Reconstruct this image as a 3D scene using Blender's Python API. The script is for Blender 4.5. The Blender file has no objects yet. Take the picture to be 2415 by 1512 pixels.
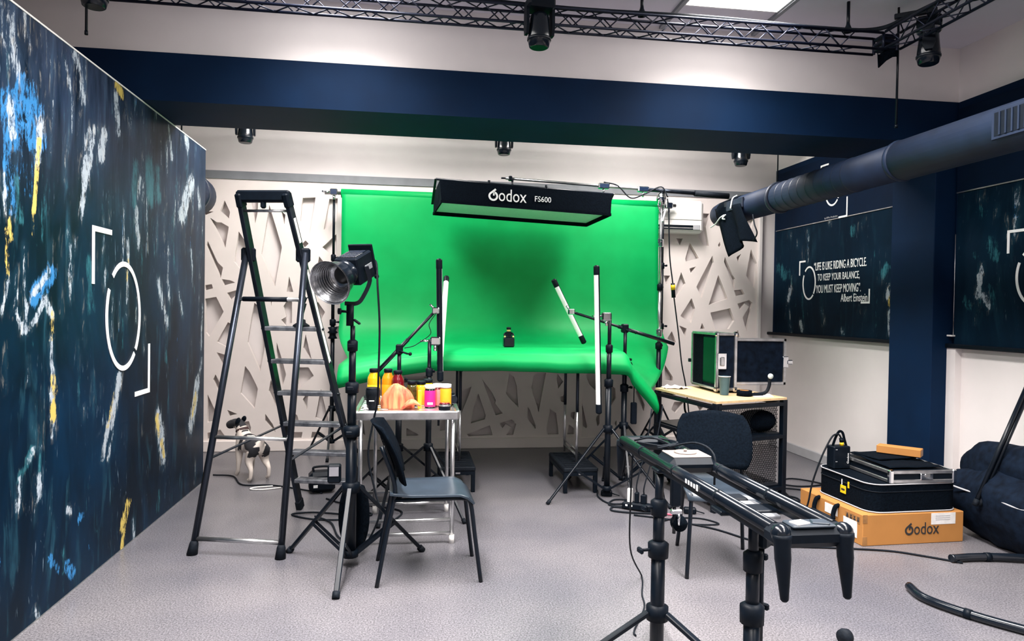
import bpy, bmesh, math, random
from mathutils import Vector, Matrix, noise
random.seed(7)
sc = bpy.context.scene
col = sc.collection
# ------------------------------------------------------------------ camera
YAW, PIT, ROL = .142, .0155, .015
def camera():
    f = Vector((math.sin(YAW)*math.cos(PIT), math.cos(YAW)*math.cos(PIT), -math.sin(PIT)))
    r = Vector((math.cos(YAW), -math.sin(YAW), 0)); d = f.cross(r)
    r2 = r*math.cos(ROL) - d*math.sin(ROL); d2 = d*math.cos(ROL) + r*math.sin(ROL)
    cd = bpy.data.cameras.new('camera'); cd.sensor_width = 36; cd.lens = 1650/2415*36
    cd.clip_start = .05; cd.clip_end = 60
    c = bpy.data.objects.new('camera', cd); col.objects.link(c)
    m = Matrix((r2, -d2, -f)).transposed().to_4x4(); m.translation = (0, 0, 1.40)
    c.matrix_world = m; sc.camera = c
camera()
# ------------------------------------------------------------------ world, exposure
w = bpy.data.worlds.new('world'); sc.world = w; w.use_nodes = True
w.node_tree.nodes['Background'].inputs[0].default_value = (.55, .6, .7, 1)
w.node_tree.nodes['Background'].inputs[1].default_value = .04
sc.view_settings.view_transform = 'Standard'; sc.view_settings.look = 'None'
sc.view_settings.exposure = 0.0; sc.view_settings.gamma = 1
sc.view_settings.use_curve_mapping = False
# ------------------------------------------------------------------ the room's LED ceiling panels (their light)
LED_FRONT = [(1.94, 2.75), (-.45, 2.75), (1.94, -.35), (-.45, -.35)]
LED_BACK = [(-.60, 5.62), (2.12, 5.62)]
SPREAD = 120
LED_WATT_FRONT, LED_WATT_BACK = (185, 185, 74, 74), 74
CEIL = 3.30
def led_light(i, x, y, sx, sy, watt, spread):
    l = bpy.data.lights.new('led_panel_light', 'AREA'); l.shape = 'RECTANGLE'; l.size = sx; l.size_y = sy
    l.energy = watt; l.spread = math.radians(spread); l.color = (1.0, .955, .93)
    o = bpy.data.objects.new('led_panel_light', l); col.objects.link(o); o.location = (x, y, CEIL-.012)
for i, (x, y) in enumerate(LED_FRONT): led_light(i, x, y, .58, 2.76, LED_WATT_FRONT[i], SPREAD)
for i, (x, y) in enumerate(LED_BACK): led_light(i, x, y, .58, .86, LED_WATT_BACK, 178)
# ------------------------------------------------------------------ helpers
def tag(o, label=None, cat=None, group=None, kind=None):
    if label: o['label'] = label
    if cat: o['category'] = cat
    if group: o['group'] = group
    if kind: o['kind'] = kind
    return o
def thing(name, label, cat, loc=(0,0,0), rz=0, group=None):
    o = bpy.data.objects.new(name, None); col.objects.link(o); o.empty_display_size = .05
    o.location = loc; o.rotation_euler = (0, 0, rz)
    INV[o.name] = (Matrix.Translation(loc) @ Matrix.Rotation(rz, 4, 'Z')).inverted()
    return tag(o, label, cat, group)
INV = {}
def rootof(o):
    while o.parent: o = o.parent
    return o
def basis(d, up=(0,0,1)):
    d = Vector(d).normalized(); up = Vector(up)
    if abs(d.dot(up)) > .98: up = Vector((1,0,0)) if abs(d.x) < .9 else Vector((0,1,0))
    a = up.cross(d).normalized(); b = d.cross(a)
    return a, b, d
def axm(p, d, up=(0,0,1)):
    a, b, c = basis(d, up); m = Matrix((a, b, c)).transposed().to_4x4(); m.translation = p; return m
def smooth(pts, n=6, closed=False):
    P = [Vector(p) for p in pts]; out = []
    N = len(P)
    for i in range(N if closed else N-1):
        p0 = P[i-1] if (i or closed) else P[0]*2-P[1]; p1 = P[i]; p2 = P[(i+1) % N]
        p3 = P[(i+2) % N] if (closed or i+2 < N) else P[-1]*2-P[-2]
        for k in range(n):
            t = k/n
            out.append(.5*((2*p1)+(-p0+p2)*t+(2*p0-5*p1+4*p2-p3)*t*t+(-p0+3*p1-3*p2+p3)*t**3))
    if not closed: out.append(P[-1])
    return out
class MB:
    def __init__(s): s.v = []; s.f = []; s.s = []
    def add(s, vs, fs, sm=False):
        b = len(s.v); s.v += [Vector(v) for v in vs]
        for f in fs: s.f.append([b+i for i in f]); s.s.append(sm)
        return s
    def box(s, c, sz, R=None, bev=0):
        hx, hy, hz = [a/2 for a in sz]; c = Vector(c)
        if R is None: R = Matrix.Identity(3)
        elif not isinstance(R, Matrix): R = Matrix.Rotation(R, 3, 'Z')
        b = min(bev, hx*.9, hy*.9, hz*.9)
        if b <= 0:
            vs = [c+R@Vector((x*hx, y*hy, z*hz)) for x in (-1,1) for y in (-1,1) for z in (-1,1)]
            return s.add(vs, [(0,1,3,2),(4,6,7,5),(0,4,5,1),(2,3,7,6),(0,2,6,4),(1,5,7,3)])
        vs = []; idx = {}
        for x in (-1,1):
            for y in (-1,1):
                for z in (-1,1):
                    for a in range(3):
                        p = [x*(hx-b), y*(hy-b), z*(hz-b)]; p[a] = (x*hx, y*hy, z*hz)[a]
                        idx[x,y,z,a] = len(vs); vs.append(c+R@Vector(p))
        fs = []
        for q in (-1,1):
            fs.append([idx[q,y,z,0] for y, z in ((-1,-1),(1,-1),(1,1),(-1,1))][::q])
            fs.append([idx[x,q,z,1] for x, z in ((-1,-1),(1,-1),(1,1),(-1,1))][::-q])
            fs.append([idx[x,y,q,2] for x, y in ((-1,-1),(1,-1),(1,1),(-1,1))][::q])
            for r in (-1,1):
                fs.append([idx[q,r,-1,0], idx[q,r,-1,1], idx[q,r,1,1], idx[q,r,1,0]])
                fs.append([idx[q,-1,r,0], idx[q,-1,r,2], idx[q,1,r,2], idx[q,1,r,0]])
                fs.append([idx[-1,q,r,1], idx[-1,q,r,2], idx[1,q,r,2], idx[1,q,r,1]])
                for t in (-1,1): fs.append([idx[q,r,t,0], idx[q,r,t,1], idx[q,r,t,2]])
        return s.add(vs, fs)
    def bar(s, p0, p1, w, h=None, up=(0,0,1), bev=0):
        p0, p1 = Vector(p0), Vector(p1); a, b, c = basis(p1-p0, up)
        return s.box((p0+p1)/2, (w, h or w, (p1-p0).length), Matrix((a, b, c)).transposed(), bev)
    def tube(s, p0, p1, r, r2=None, n=12, cap=True):
        p0, p1 = Vector(p0), Vector(p1); r2 = r if r2 is None else r2
        a, b, _ = basis(p1-p0); vs = []
        for p, q in ((p0, r), (p1, r2)):
            for i in range(n):
                t = 2*math.pi*i/n; vs.append(p+(a*math.cos(t)+b*math.sin(t))*q)
        s.add(vs, [(i, (i+1) % n, n+(i+1) % n, n+i) for i in range(n)], True)
        if cap:
            k = len(s.v)-2*n
            s.f.append([k+i for i in range(n)][::-1]); s.s.append(False)
            s.f.append([k+n+i for i in range(n)]); s.s.append(False)
        return s
    def path(s, pts, r, n=7, closed=False):
        P = [Vector(p) for p in pts]; N = len(P); vs = []; a = None
        rad = r if callable(r) else (lambda t: r)
        for i, p in enumerate(P):
            d = (P[(i+1) % N] if (closed or i < N-1) else p)-(P[i-1] if (closed or i) else p)
            if d.length < 1e-9: d = Vector((0,0,1))
            d.normalize()
            if a is None: a = basis(d)[0]
            a = a-d*a.dot(d)
            if a.length < 1e-6: a = basis(d)[0]
            a.normalize(); b = d.cross(a); q = rad(i/max(1, N-1))
            for k in range(n):
                t = 2*math.pi*k/n; vs.append(p+(a*math.cos(t)+b*math.sin(t))*q)
        fs = []
        for i in range(N if closed else N-1):
            j = (i+1) % N
            for k in range(n): fs.append((i*n+k, i*n+(k+1) % n, j*n+(k+1) % n, j*n+k))
        s.add(vs, fs, True)
        if not closed:
            m = len(s.v)-N*n
            s.f.append([m+i for i in range(n)][::-1]); s.s.append(False)
            s.f.append([m+(N-1)*n+i for i in range(n)]); s.s.append(False)
        return s
    def lathe(s, prof, M=None, n=20, a0=0, a1=2*math.pi, cap=True, sm=True):
        M = M or Matrix.Identity(4); full = abs(a1-a0-2*math.pi) < 1e-6; vs = []
        m = n if full else n+1
        for r, z in prof:
            for i in range(m):
                t = a0+(a1-a0)*i/n; vs.append(M@Vector((r*math.cos(t), r*math.sin(t), z)))
        fs = []
        for j in range(len(prof)-1):
            for i in range(n):
                k = (i+1) % m; fs.append((j*m+i, j*m+k, (j+1)*m+k, (j+1)*m+i))
        s.add(vs, fs, sm)
        if full and cap:
            k = len(s.v)-len(vs)
            for j, rev in ((0, True), (len(prof)-1, False)):
                if prof[j][0] > 1e-5:
                    l = [k+j*m+i for i in range(m)]; s.f.append(l[::-1] if rev else l); s.s.append(False)
        return s
    def prism(s, poly, h, M=None):
        M = M or Matrix.Identity(4); n = len(poly)
        vs = [M@Vector((x, y, 0)) for x, y in poly]+[M@Vector((x, y, h)) for x, y in poly]
        return s.add(vs, [list(range(n))[::-1], [n+i for i in range(n)]]+[(i, (i+1) % n, n+(i+1) % n, n+i) for i in range(n)])
    def ball(s, c, r, n=14, m=8):
        if not hasattr(r, '__len__'): r = (r, r, r)
        c = Vector(c); vs = [c+Vector((0,0,r[2]))]
        for j in range(1, m):
            t = math.pi*j/m
            for i in range(n):
                p = 2*math.pi*i/n; vs.append(c+Vector((r[0]*math.sin(t)*math.cos(p), r[1]*math.sin(t)*math.sin(p), r[2]*math.cos(t))))
        vs.append(c-Vector((0,0,r[2]))); fs = [(0, 1+i, 1+(i+1) % n) for i in range(n)]
        for j in range(m-2):
            for i in range(n): fs.append((1+j*n+i, 1+(j+1)*n+i, 1+(j+1)*n+(i+1) % n, 1+j*n+(i+1) % n))
        L = len(vs)-1; fs += [(L, 1+(m-2)*n+(i+1) % n, 1+(m-2)*n+i) for i in range(n)]
        return s.add(vs, fs, True)
    def sheet(s, G, th, sm=True):
        R, C = len(G), len(G[0]); G = [[Vector(p) for p in r] for r in G]; top = []; bot = []
        for i in range(R):
            for j in range(C):
                du = G[min(i+1, R-1)][j]-G[max(i-1, 0)][j]; dv = G[i][min(j+1, C-1)]-G[i][max(j-1, 0)]
                n = du.cross(dv); n = n.normalized() if n.length > 1e-12 else Vector((0,0,1))
                top.append(G[i][j]); bot.append(G[i][j]-n*th)
        N = R*C; fs = []
        for i in range(R-1):
            for j in range(C-1):
                a = i*C+j; fs.append((a, a+C, a+C+1, a+1)); fs.append((N+a, N+a+1, N+a+C+1, N+a+C))
        s.add(top+bot, fs, sm); k = len(s.v)-2*N
        per = [j for j in range(C)]+[i*C+C-1 for i in range(1, R)]+[(R-1)*C+j for j in range(C-2, -1, -1)]+[i*C for i in range(R-2, 0, -1)]
        for a, b in zip(per, per[1:]+per[:1]): s.f.append([k+a, k+b, k+N+b, k+N+a]); s.s.append(False)
        return s
    def ribbon(s, pts, nrm, w, th, closed=False):
        P = [Vector(p) for p in pts]; nrm = Vector(nrm).normalized(); N = len(P); vs = []
        for i, p in enumerate(P):
            pv = P[i-1] if (i or closed) else None; nx = P[(i+1) % N] if (closed or i < N-1) else None
            d1 = (p-pv).normalized() if pv is not None else None; d2 = (nx-p).normalized() if nx is not None else None
            d1 = d1 or d2; d2 = d2 or d1
            t = (d1+d2).normalized(); sd = nrm.cross(t); k = 1/max(.3, sd.dot(nrm.cross(d1)))
            for a, b in ((-1, 0), (1, 0), (1, 1), (-1, 1)): vs.append(p+sd*a*k*w/2+nrm*b*th)
        fs = []
        for i in range(N if closed else N-1):
            j = (i+1) % N
            for k in range(4): fs.append((i*4+k, i*4+(k+1) % 4, j*4+(k+1) % 4, j*4+k))
        if not closed: fs += [(3,2,1,0), tuple((N-1)*4+i for i in range(4))]
        return s.add(vs, fs)
    def mesh(s, name, mt, inv=None):
        me = bpy.data.meshes.new(name)
        me.from_pydata([(inv@v if inv else v) for v in s.v], [], s.f)
        me.polygons.foreach_set('use_smooth', s.s)
        me.materials.append(mt)
        bm = bmesh.new(); bm.from_mesh(me); bmesh.ops.recalc_face_normals(bm, faces=bm.faces); bm.to_mesh(me); bm.free()
        me.update(); return me
    def build(s, name, mt, parent=None, world=True):
        inv = INV.get(rootof(parent).name) if (parent and world) else None
        o = bpy.data.objects.new(name, s.mesh(name, mt, inv)); col.objects.link(o)
        if parent: o.parent = parent
        return o
def solo(name, mb, mt, label, cat, group=None, kind=None):
    """one-mesh thing: origin moved to the base centre"""
    xs = [v.x for v in mb.v]; ys = [v.y for v in mb.v]; zs = [v.z for v in mb.v]
    c = Vector(((min(xs)+max(xs))/2, (min(ys)+max(ys))/2, min(zs)))
    o = bpy.data.objects.new(name, mb.mesh(name, mt, Matrix.Translation(-c))); col.objects.link(o); o.location = c
    return tag(o, label, cat, group, kind)
def struct(name, mb, mt, parent=None):
    o = mb.build(name, mt, parent)
    if not parent: o['kind'] = 'structure'
    return o
def text(name, body, p, xd, yd, mt, parent, width=None, height=None, th=.002, local=False):
    cu = bpy.data.curves.new('lettering', 'FONT'); cu.body = body; cu.extrude = .001; cu.resolution_u = 3
    ob = bpy.data.objects.new('lettering', cu); col.objects.link(ob)
    dg = bpy.context.evaluated_depsgraph_get(); me = bpy.data.meshes.new_from_object(ob.evaluated_get(dg))
    bpy.data.objects.remove(ob); bpy.data.curves.remove(cu)
    X = [v.co.x for v in me.vertices]; Y = [v.co.y for v in me.vertices]
    x0, x1, y0, y1 = min(X), max(X), min(Y), max(Y)
    sy = (height/(y1-y0)) if height else width/(x1-x0); sx = (width/(x1-x0)) if width else sy
    xd = Vector(xd).normalized(); yd = Vector(yd).normalized(); n = xd.cross(yd); p = Vector(p)
    inv = Matrix.Identity(4) if (local or not parent) else INV[rootof(parent).name]
    for v in me.vertices:
        v.co = inv@(p+xd*(v.co.x-x0)*sx+yd*(v.co.y-y0)*sy+n*((v.co.z+.001)/.002*th))
    me.materials.clear(); me.materials.append(mt); me.name = name
    o = bpy.data.objects.new(name, me); col.objects.link(o)
    if parent: o.parent = parent
    return o
def logotype(p, xd, yd, W, H, mt, parent, th=.002, local=False):
    """the maker's name: a ring-shaped capital with a slanted tail, then lower case letters"""
    xd = Vector(xd).normalized(); yd = Vector(yd).normalized(); n = xd.cross(yd); p = Vector(p)
    r = H*.36; c = p+xd*W*.115+yd*r*1.0; pts = []
    for i in range(22):
        a = math.radians(118+i*322/21); pts.append(c+(xd*math.cos(a)*1.02+yd*math.sin(a))*r*.86)
    m = MB().ribbon(pts, n, H*.15, th)
    m.ribbon([pts[0]-xd*0, c+xd*r*.55+yd*r*1.55], n, H*.15, th)
    m.ribbon([c+xd*r*.1+yd*r*.12, pts[-1]], n, H*.13, th)
    m.build('logo_letter', mt, parent, world=not local)
    text('lettering', 'odox', p+xd*W*.26, xd, yd, mt, parent, width=W*.74, height=H*.98, th=th, local=local)
def copy_tree(o, parent=None):
    c = o.copy(); col.objects.link(c)
    if parent: c.parent = parent
    for ch in list(o.children): copy_tree(ch, c)
    return c
# ------------------------------------------------------------------ materials
MT = {}
def mat(name, base, rough=.5, metal=0, var=.12, scale=30, bump=0, spec=.5, coat=0, col2=None, emit=None, estr=0, stretch=None, sheen=0):
    m = bpy.data.materials.new(name); m.use_nodes = True; nt = m.node_tree; N = nt.nodes; L = nt.links
    b = N['Principled BSDF']
    tc = N.new('ShaderNodeTexCoord'); mp = N.new('ShaderNodeMapping'); L.new(tc.outputs['Object'], mp.inputs[0])
    if stretch: mp.inputs['Scale'].default_value = stretch
    nz = N.new('ShaderNodeTexNoise'); nz.inputs['Scale'].default_value = scale; nz.inputs['Detail'].default_value = 4
    L.new(mp.outputs[0], nz.inputs['Vector'])
    mx = N.new('ShaderNodeMix'); mx.data_type = 'RGBA'
    c2 = col2 or tuple(c*(1-2*var) for c in base)
    mx.inputs[6].default_value = (*base, 1); mx.inputs[7].default_value = (*c2, 1)
    rp = N.new('ShaderNodeMapRange'); rp.inputs[1].default_value = .35; rp.inputs[2].default_value = .7
    L.new(nz.outputs[0], rp.inputs[0]); L.new(rp.outputs[0], mx.inputs[0]); L.new(mx.outputs[2], b.inputs['Base Color'])
    b.inputs['Roughness'].default_value = rough; b.inputs['Metallic'].default_value = metal
    b.inputs['Specular IOR Level'].default_value = spec; b.inputs['Coat Weight'].default_value = coat
    b.inputs['Sheen Weight'].default_value = sheen
    if bump:
        bp = N.new('ShaderNodeBump'); bp.inputs['Strength'].default_value = bump; bp.inputs['Distance'].default_value = .01
        L.new(nz.outputs[0], bp.inputs['Height']); L.new(bp.outputs[0], b.inputs['Normal'])
    if emit: b.inputs['Emission Color'].default_value = (*emit, 1); b.inputs['Emission Strength'].default_value = estr
    MT[name] = m; return m
mat('white_wall', (.76, .71, .695), .85, var=.03, scale=3, bump=.03)
mat('ceiling_paint', (.60, .58, .65), .9, var=.03, scale=2)
mat('lattice_paint', (.86, .775, .735), .7, var=.03, scale=4)
mat('recess_paint', (.80, .74, .72), .8, var=.03, scale=4)
mat('navy_paint', (.0006, .0125, .042), .7, var=.12, scale=3, bump=.02, spec=.12)
mat('blind_shaded', (.001, .008, .026), .7, spec=.1, scale=5)  # upper blind navy, darkened to carry the shade it hangs in
mat('grey_trim', (.22, .23, .25), .6, var=.08, scale=8)
mat('baseboard_grey', (.42, .42, .44), .5, var=.05, scale=6)
mat('duct_paint', (.009, .018, .042), .55, var=.15, scale=9, spec=.2)
mat('duct_line', (.006, .012, .03), .5)
mat('black_plastic', (.003, .006, .011), .48, var=.15, scale=40, spec=.12)
mat('black_metal', (.003, .006, .011), .32, var=.15, scale=25, spec=.25)
mat('black_gloss', (.005, .008, .013), .18, var=.1, scale=20, spec=.4)
mat('black_rubber', (.006, .009, .014), .7, var=.2, scale=60, bump=.2, spec=.15)
mat('black_cloth', (.0025, .005, .009), .92, var=.25, scale=90, bump=.25, spec=.04)
mat('navy_cloth', (.004, .009, .020), .8, var=.3, scale=24, bump=.3, spec=.08)
mat('slate_seat', (.022, .034, .050), .36, var=.15, scale=12)
mat('truss_metal', (.006, .010, .028), .4, metal=.5, var=.2, scale=20)
mat('ladder_dark', (.030, .038, .055), .32, metal=.75, var=.3, scale=14, stretch=(1,1,.15))
mat('ladder_light', (.36, .37, .40), .38, metal=.8, var=.25, scale=22, col2=(.12, .13, .15))
mat('aluminium', (.62, .62, .63), .28, metal=.95, var=.15, scale=18)
mat('chrome', (.75, .76, .78), .12, metal=1, var=.1, scale=10)
mat('white_plastic', (.80, .78, .75), .4, var=.03, scale=8)
mat('white_paper', (.78, .76, .74), .7, var=.08, scale=25)
mat('white_print', (.86, .86, .86), .5, var=.02, scale=10)
mat('dark_print', (.02, .02, .022), .6)
mat('tube_diffuser', (.82, .82, .80), .35, var=.03, scale=6)
mat('softbox_cloth', (.62, .70, .68), .6, var=.04, scale=40, bump=.05)
mat('cardboard', (.42, .185, .052), .8, var=.05, scale=6, spec=.2)
mat('tape_brown', (.34, .16, .05), .45, var=.2, scale=20)
mat('birch_top', (.66, .46, .25), .5, var=.12, scale=10, stretch=(1,8,1))
mat('yellow_plastic', (.80, .52, .01), .4, var=.1)
mat('juice_yellow', (.85, .50, .01), .12, var=.1, scale=14, coat=.5)
mat('label_yellow', (.90, .66, .02), .5, var=.08, scale=20)
mat('juice_orange', (.80, .30, .01), .12, var=.1, scale=14, coat=.5)
mat('label_orange', (.88, .36, .01), .5, var=.08, scale=20)
mat('juice_red', (.16, .006, .012), .12, var=.2, scale=14, coat=.5)
mat('label_red', (.80, .04, .015), .5, var=.12, scale=20)
mat('label_pink', (.85, .008, .20), .45, var=.06, scale=20)
mat('label_coral', (.85, .22, .18), .45, var=.1, scale=20)
mat('jar_olive', (.07, .065, .012), .2, var=.4, scale=35, coat=.4)
mat('fur_salmon', (.74, .33, .14), .75, var=.1, scale=34, bump=.25, col2=(.66, .055, .03), stretch=(1, 1, .16))
mat('cup_teal', (.045, .11, .14), .5, var=.1, scale=12)
mat('wood_disc', (.26, .22, .20), .5, var=.15, scale=18)
mat('skin_yellow', (.75, .52, .22), .4, var=.1)
mat('red_cable', (.75, .09, .16), .5)
mat('led_face', (.9, .9, .9), .5, emit=(1, .97, .95), estr=9)
mat('reflector', (.45, .46, .48), .25, metal=.9, var=.2, scale=60)
mat('screen_glass', (.003, .006, .008), .05, var=.1, spec=.3)
mat('collar_brown', (.05, .02, .02), .6)
mat('bulb_dark', (.03, .03, .03), .3)
def floor_mat():
    m = bpy.data.materials.new('vinyl_floor'); m.use_nodes = True; nt = m.node_tree; N = nt.nodes; L = nt.links; b = N['Principled BSDF']
    tc = N.new('ShaderNodeTexCoord')
    def nz(s, d=4, r=.5):
        n = N.new('ShaderNodeTexNoise'); n.inputs['Scale'].default_value = s; n.inputs['Detail'].default_value = d; n.inputs['Roughness'].default_value = r
        L.new(tc.outputs['Object'], n.inputs['Vector']); return n
    a, c, g = nz(1.1, 3), nz(130, 3, .7), nz(420, 2)
    r = N.new('ShaderNodeValToRGB'); r.color_ramp.elements[0].position = .3; r.color_ramp.elements[0].color = (.090, .089, .104, 1)
    r.color_ramp.elements[1].position = .72; r.color_ramp.elements[1].color = (.158, .149, .157, 1); L.new(a.outputs[0], r.inputs[0])
    s1 = N.new('ShaderNodeMapRange'); s1.inputs[1].default_value = .36; s1.inputs[2].default_value = .66; s1.inputs[3].default_value = .40; s1.inputs[4].default_value = 1.55
    L.new(c.outputs[0], s1.inputs[0])
    s2 = N.new('ShaderNodeMapRange'); s2.inputs[1].default_value = .68; s2.inputs[2].default_value = .78; s2.inputs[3].default_value = 1; s2.inputs[4].default_value = 1.5
    L.new(g.outputs[0], s2.inputs[0])
    mu = N.new('ShaderNodeMath'); mu.operation = 'MULTIPLY'; L.new(s1.outputs[0], mu.inputs[0]); L.new(s2.outputs[0], mu.inputs[1])
    v = N.new('ShaderNodeVectorMath'); v.operation = 'SCALE'; L.new(r.outputs[0], v.inputs[0]); L.new(mu.outputs[0], v.inputs['Scale'])
    L.new(v.outputs[0], b.inputs['Base Color']); b.inputs['Roughness'].default_value = .30; b.inputs['Specular IOR Level'].default_value = .42
    bp = N.new('ShaderNodeBump'); bp.inputs['Strength'].default_value = .06; bp.inputs['Distance'].default_value = .003
    L.new(c.outputs[0], bp.inputs['Height']); L.new(bp.outputs[0], b.inputs['Normal'])
    MT['floor'] = m
floor_mat()
def paper_mat():
    m = bpy.data.materials.new('green_paper'); m.use_nodes = True; nt = m.node_tree; N = nt.nodes; L = nt.links; b = N['Principled BSDF']
    tc = N.new('ShaderNodeTexCoord'); n = N.new('ShaderNodeTexNoise'); n.inputs['Scale'].default_value = 2.2; n.inputs['Detail'].default_value = 3
    L.new(tc.outputs['Object'], n.inputs['Vector'])
    r = N.new('ShaderNodeValToRGB'); r.color_ramp.elements[0].position = .35; r.color_ramp.elements[0].color = (.0004, .28, .066, 1)
    r.color_ramp.elements[1].position = .7; r.color_ramp.elements[1].color = (.0006, .35, .088, 1); L.new(n.outputs[0], r.inputs[0])
    L.new(r.outputs[0], b.inputs['Base Color']); b.inputs['Roughness'].default_value = .5; b.inputs['Specular IOR Level'].default_value = .18
    bp = N.new('ShaderNodeBump'); bp.inputs['Strength'].default_value = .35; bp.inputs['Distance'].default_value = .02
    L.new(n.outputs[0], bp.inputs['Height']); L.new(bp.outputs[0], b.inputs['Normal'])
    MT['green_paper'] = m
paper_mat()
def print_mat(name, dark, wash, streak=1.0, rough=.35, spec=.06):
    """abstract painting print: dark ground, vertical paint streaks; the 'paint' attribute holds where the big strokes lie"""
    m = bpy.data.materials.new(name); m.use_nodes = True; nt = m.node_tree; N = nt.nodes; L = nt.links; b = N['Principled BSDF']
    tc = N.new('ShaderNodeTexCoord'); at = N.new('ShaderNodeAttribute'); at.attribute_name = 'paint'
    sp = N.new('ShaderNodeSeparateColor'); L.new(at.outputs['Color'], sp.inputs[0])
    def nz(scale, st, d=6, r=.65):
        mp = N.new('ShaderNodeMapping'); mp.inputs['Scale'].default_value = st; L.new(tc.outputs['Object'], mp.inputs[0])
        n = N.new('ShaderNodeTexNoise'); n.inputs['Scale'].default_value = scale; n.inputs['Detail'].default_value = d; n.inputs['Roughness'].default_value = r
        n.inputs['Distortion'].default_value = .6; L.new(mp.outputs[0], n.inputs['Vector']); return n.outputs[0]
    def rng(x, a, c, lo=0, hi=1):
        q = N.new('ShaderNodeMapRange'); q.inputs[1].default_value = a; q.inputs[2].default_value = c; q.inputs[3].default_value = lo; q.inputs[4].default_value = hi; L.new(x, q.inputs[0]); return q.outputs[0]
    def math_(op, x, y):
        q = N.new('ShaderNodeMath'); q.operation = op
        for i, z in enumerate((x, y)):
            if isinstance(z, (int, float)): q.inputs[i].default_value = z
            else: L.new(z, q.inputs[i])
        return q.outputs[0]
    def mix(f, x, y):
        q = N.new('ShaderNodeMix'); q.data_type = 'RGBA'; L.new(f, q.inputs[0])
        for i, z in ((6, x), (7, y)):
            if isinstance(z, tuple): q.inputs[i].default_value = (*z, 1)
            else: L.new(z, q.inputs[i])
        return q.outputs[2]
    soft = nz(1.6, (1, 1, .55), 4); fine = nz(11, (1, 1, .16)); rag = nz(38, (1, 1, .22), 5, .7)
    c = mix(rng(soft, .42, .72), dark, wash)
    c = mix(math_('MULTIPLY', rng(fine, .56, .72), .32*streak), c, (.03, .12, .17))
    grit = nz(75, (1, 1, .4), 3, .7)
    fl_ = math_('MULTIPLY', rng(nz(70, (1, 1, .10), 4, .6), .64, .70), rng(nz(4, (1, 1, .4), 3), .50, .62))
    c = mix(math_('MULTIPLY', fl_, .7*streak), c, (.22, .32, .40))
    edge = math_('ADD', math_('ADD', math_('MULTIPLY', rng(fine, .3, .7), .38), math_('MULTIPLY', rng(rag, .3, .7), .40)), math_('MULTIPLY', rng(grit, .3, .7), .22))
    def lay(c, ch, colr, k=1.0):
        f = rng(math_('ADD', math_('MULTIPLY', sp.outputs[ch], .80*k), math_('SUBTRACT', edge, .96)), .0, .12)
        f = math_('MULTIPLY', f, rng(chip, .42, .50)); return mix(f, c, colr)
    chip = nz(26, (1, 1, .45), 8, .75)
    c = mix(math_('MULTIPLY', sp.outputs[0], rng(fine, .35, .7, 0, .55)), c, (.03, .10, .15))
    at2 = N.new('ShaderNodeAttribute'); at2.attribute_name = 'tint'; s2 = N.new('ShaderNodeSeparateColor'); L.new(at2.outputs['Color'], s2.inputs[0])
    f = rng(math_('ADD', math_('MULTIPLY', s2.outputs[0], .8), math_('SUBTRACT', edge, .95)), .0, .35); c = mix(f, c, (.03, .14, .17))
    f = math_('MULTIPLY', s2.outputs[1], rng(fine, .3, .75)); c = mix(f, c, (.07, .095, .17))  # lavender reflection on the upper print, mixed into its colour
    c = lay(c, 2, (.03, .16, .36), .95)
    c = lay(c, 0, (.33, .38, .43)); c = lay(c, 1, (.50, .38, .10))
    f = math_('MULTIPLY', math_('MULTIPLY', sp.outputs[0], rng(rag, .55, .7)), .7); c = mix(f, c, (.58, .54, .46))
    L.new(c, b.inputs['Base Color']); b.inputs['Roughness'].default_value = rough; b.inputs['Specular IOR Level'].default_value = spec
    MT[name] = m
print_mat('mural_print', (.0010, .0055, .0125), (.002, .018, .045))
print_mat('blind_print', (.0018, .008, .018), (.003, .016, .034), .35, .6, .05)
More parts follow.
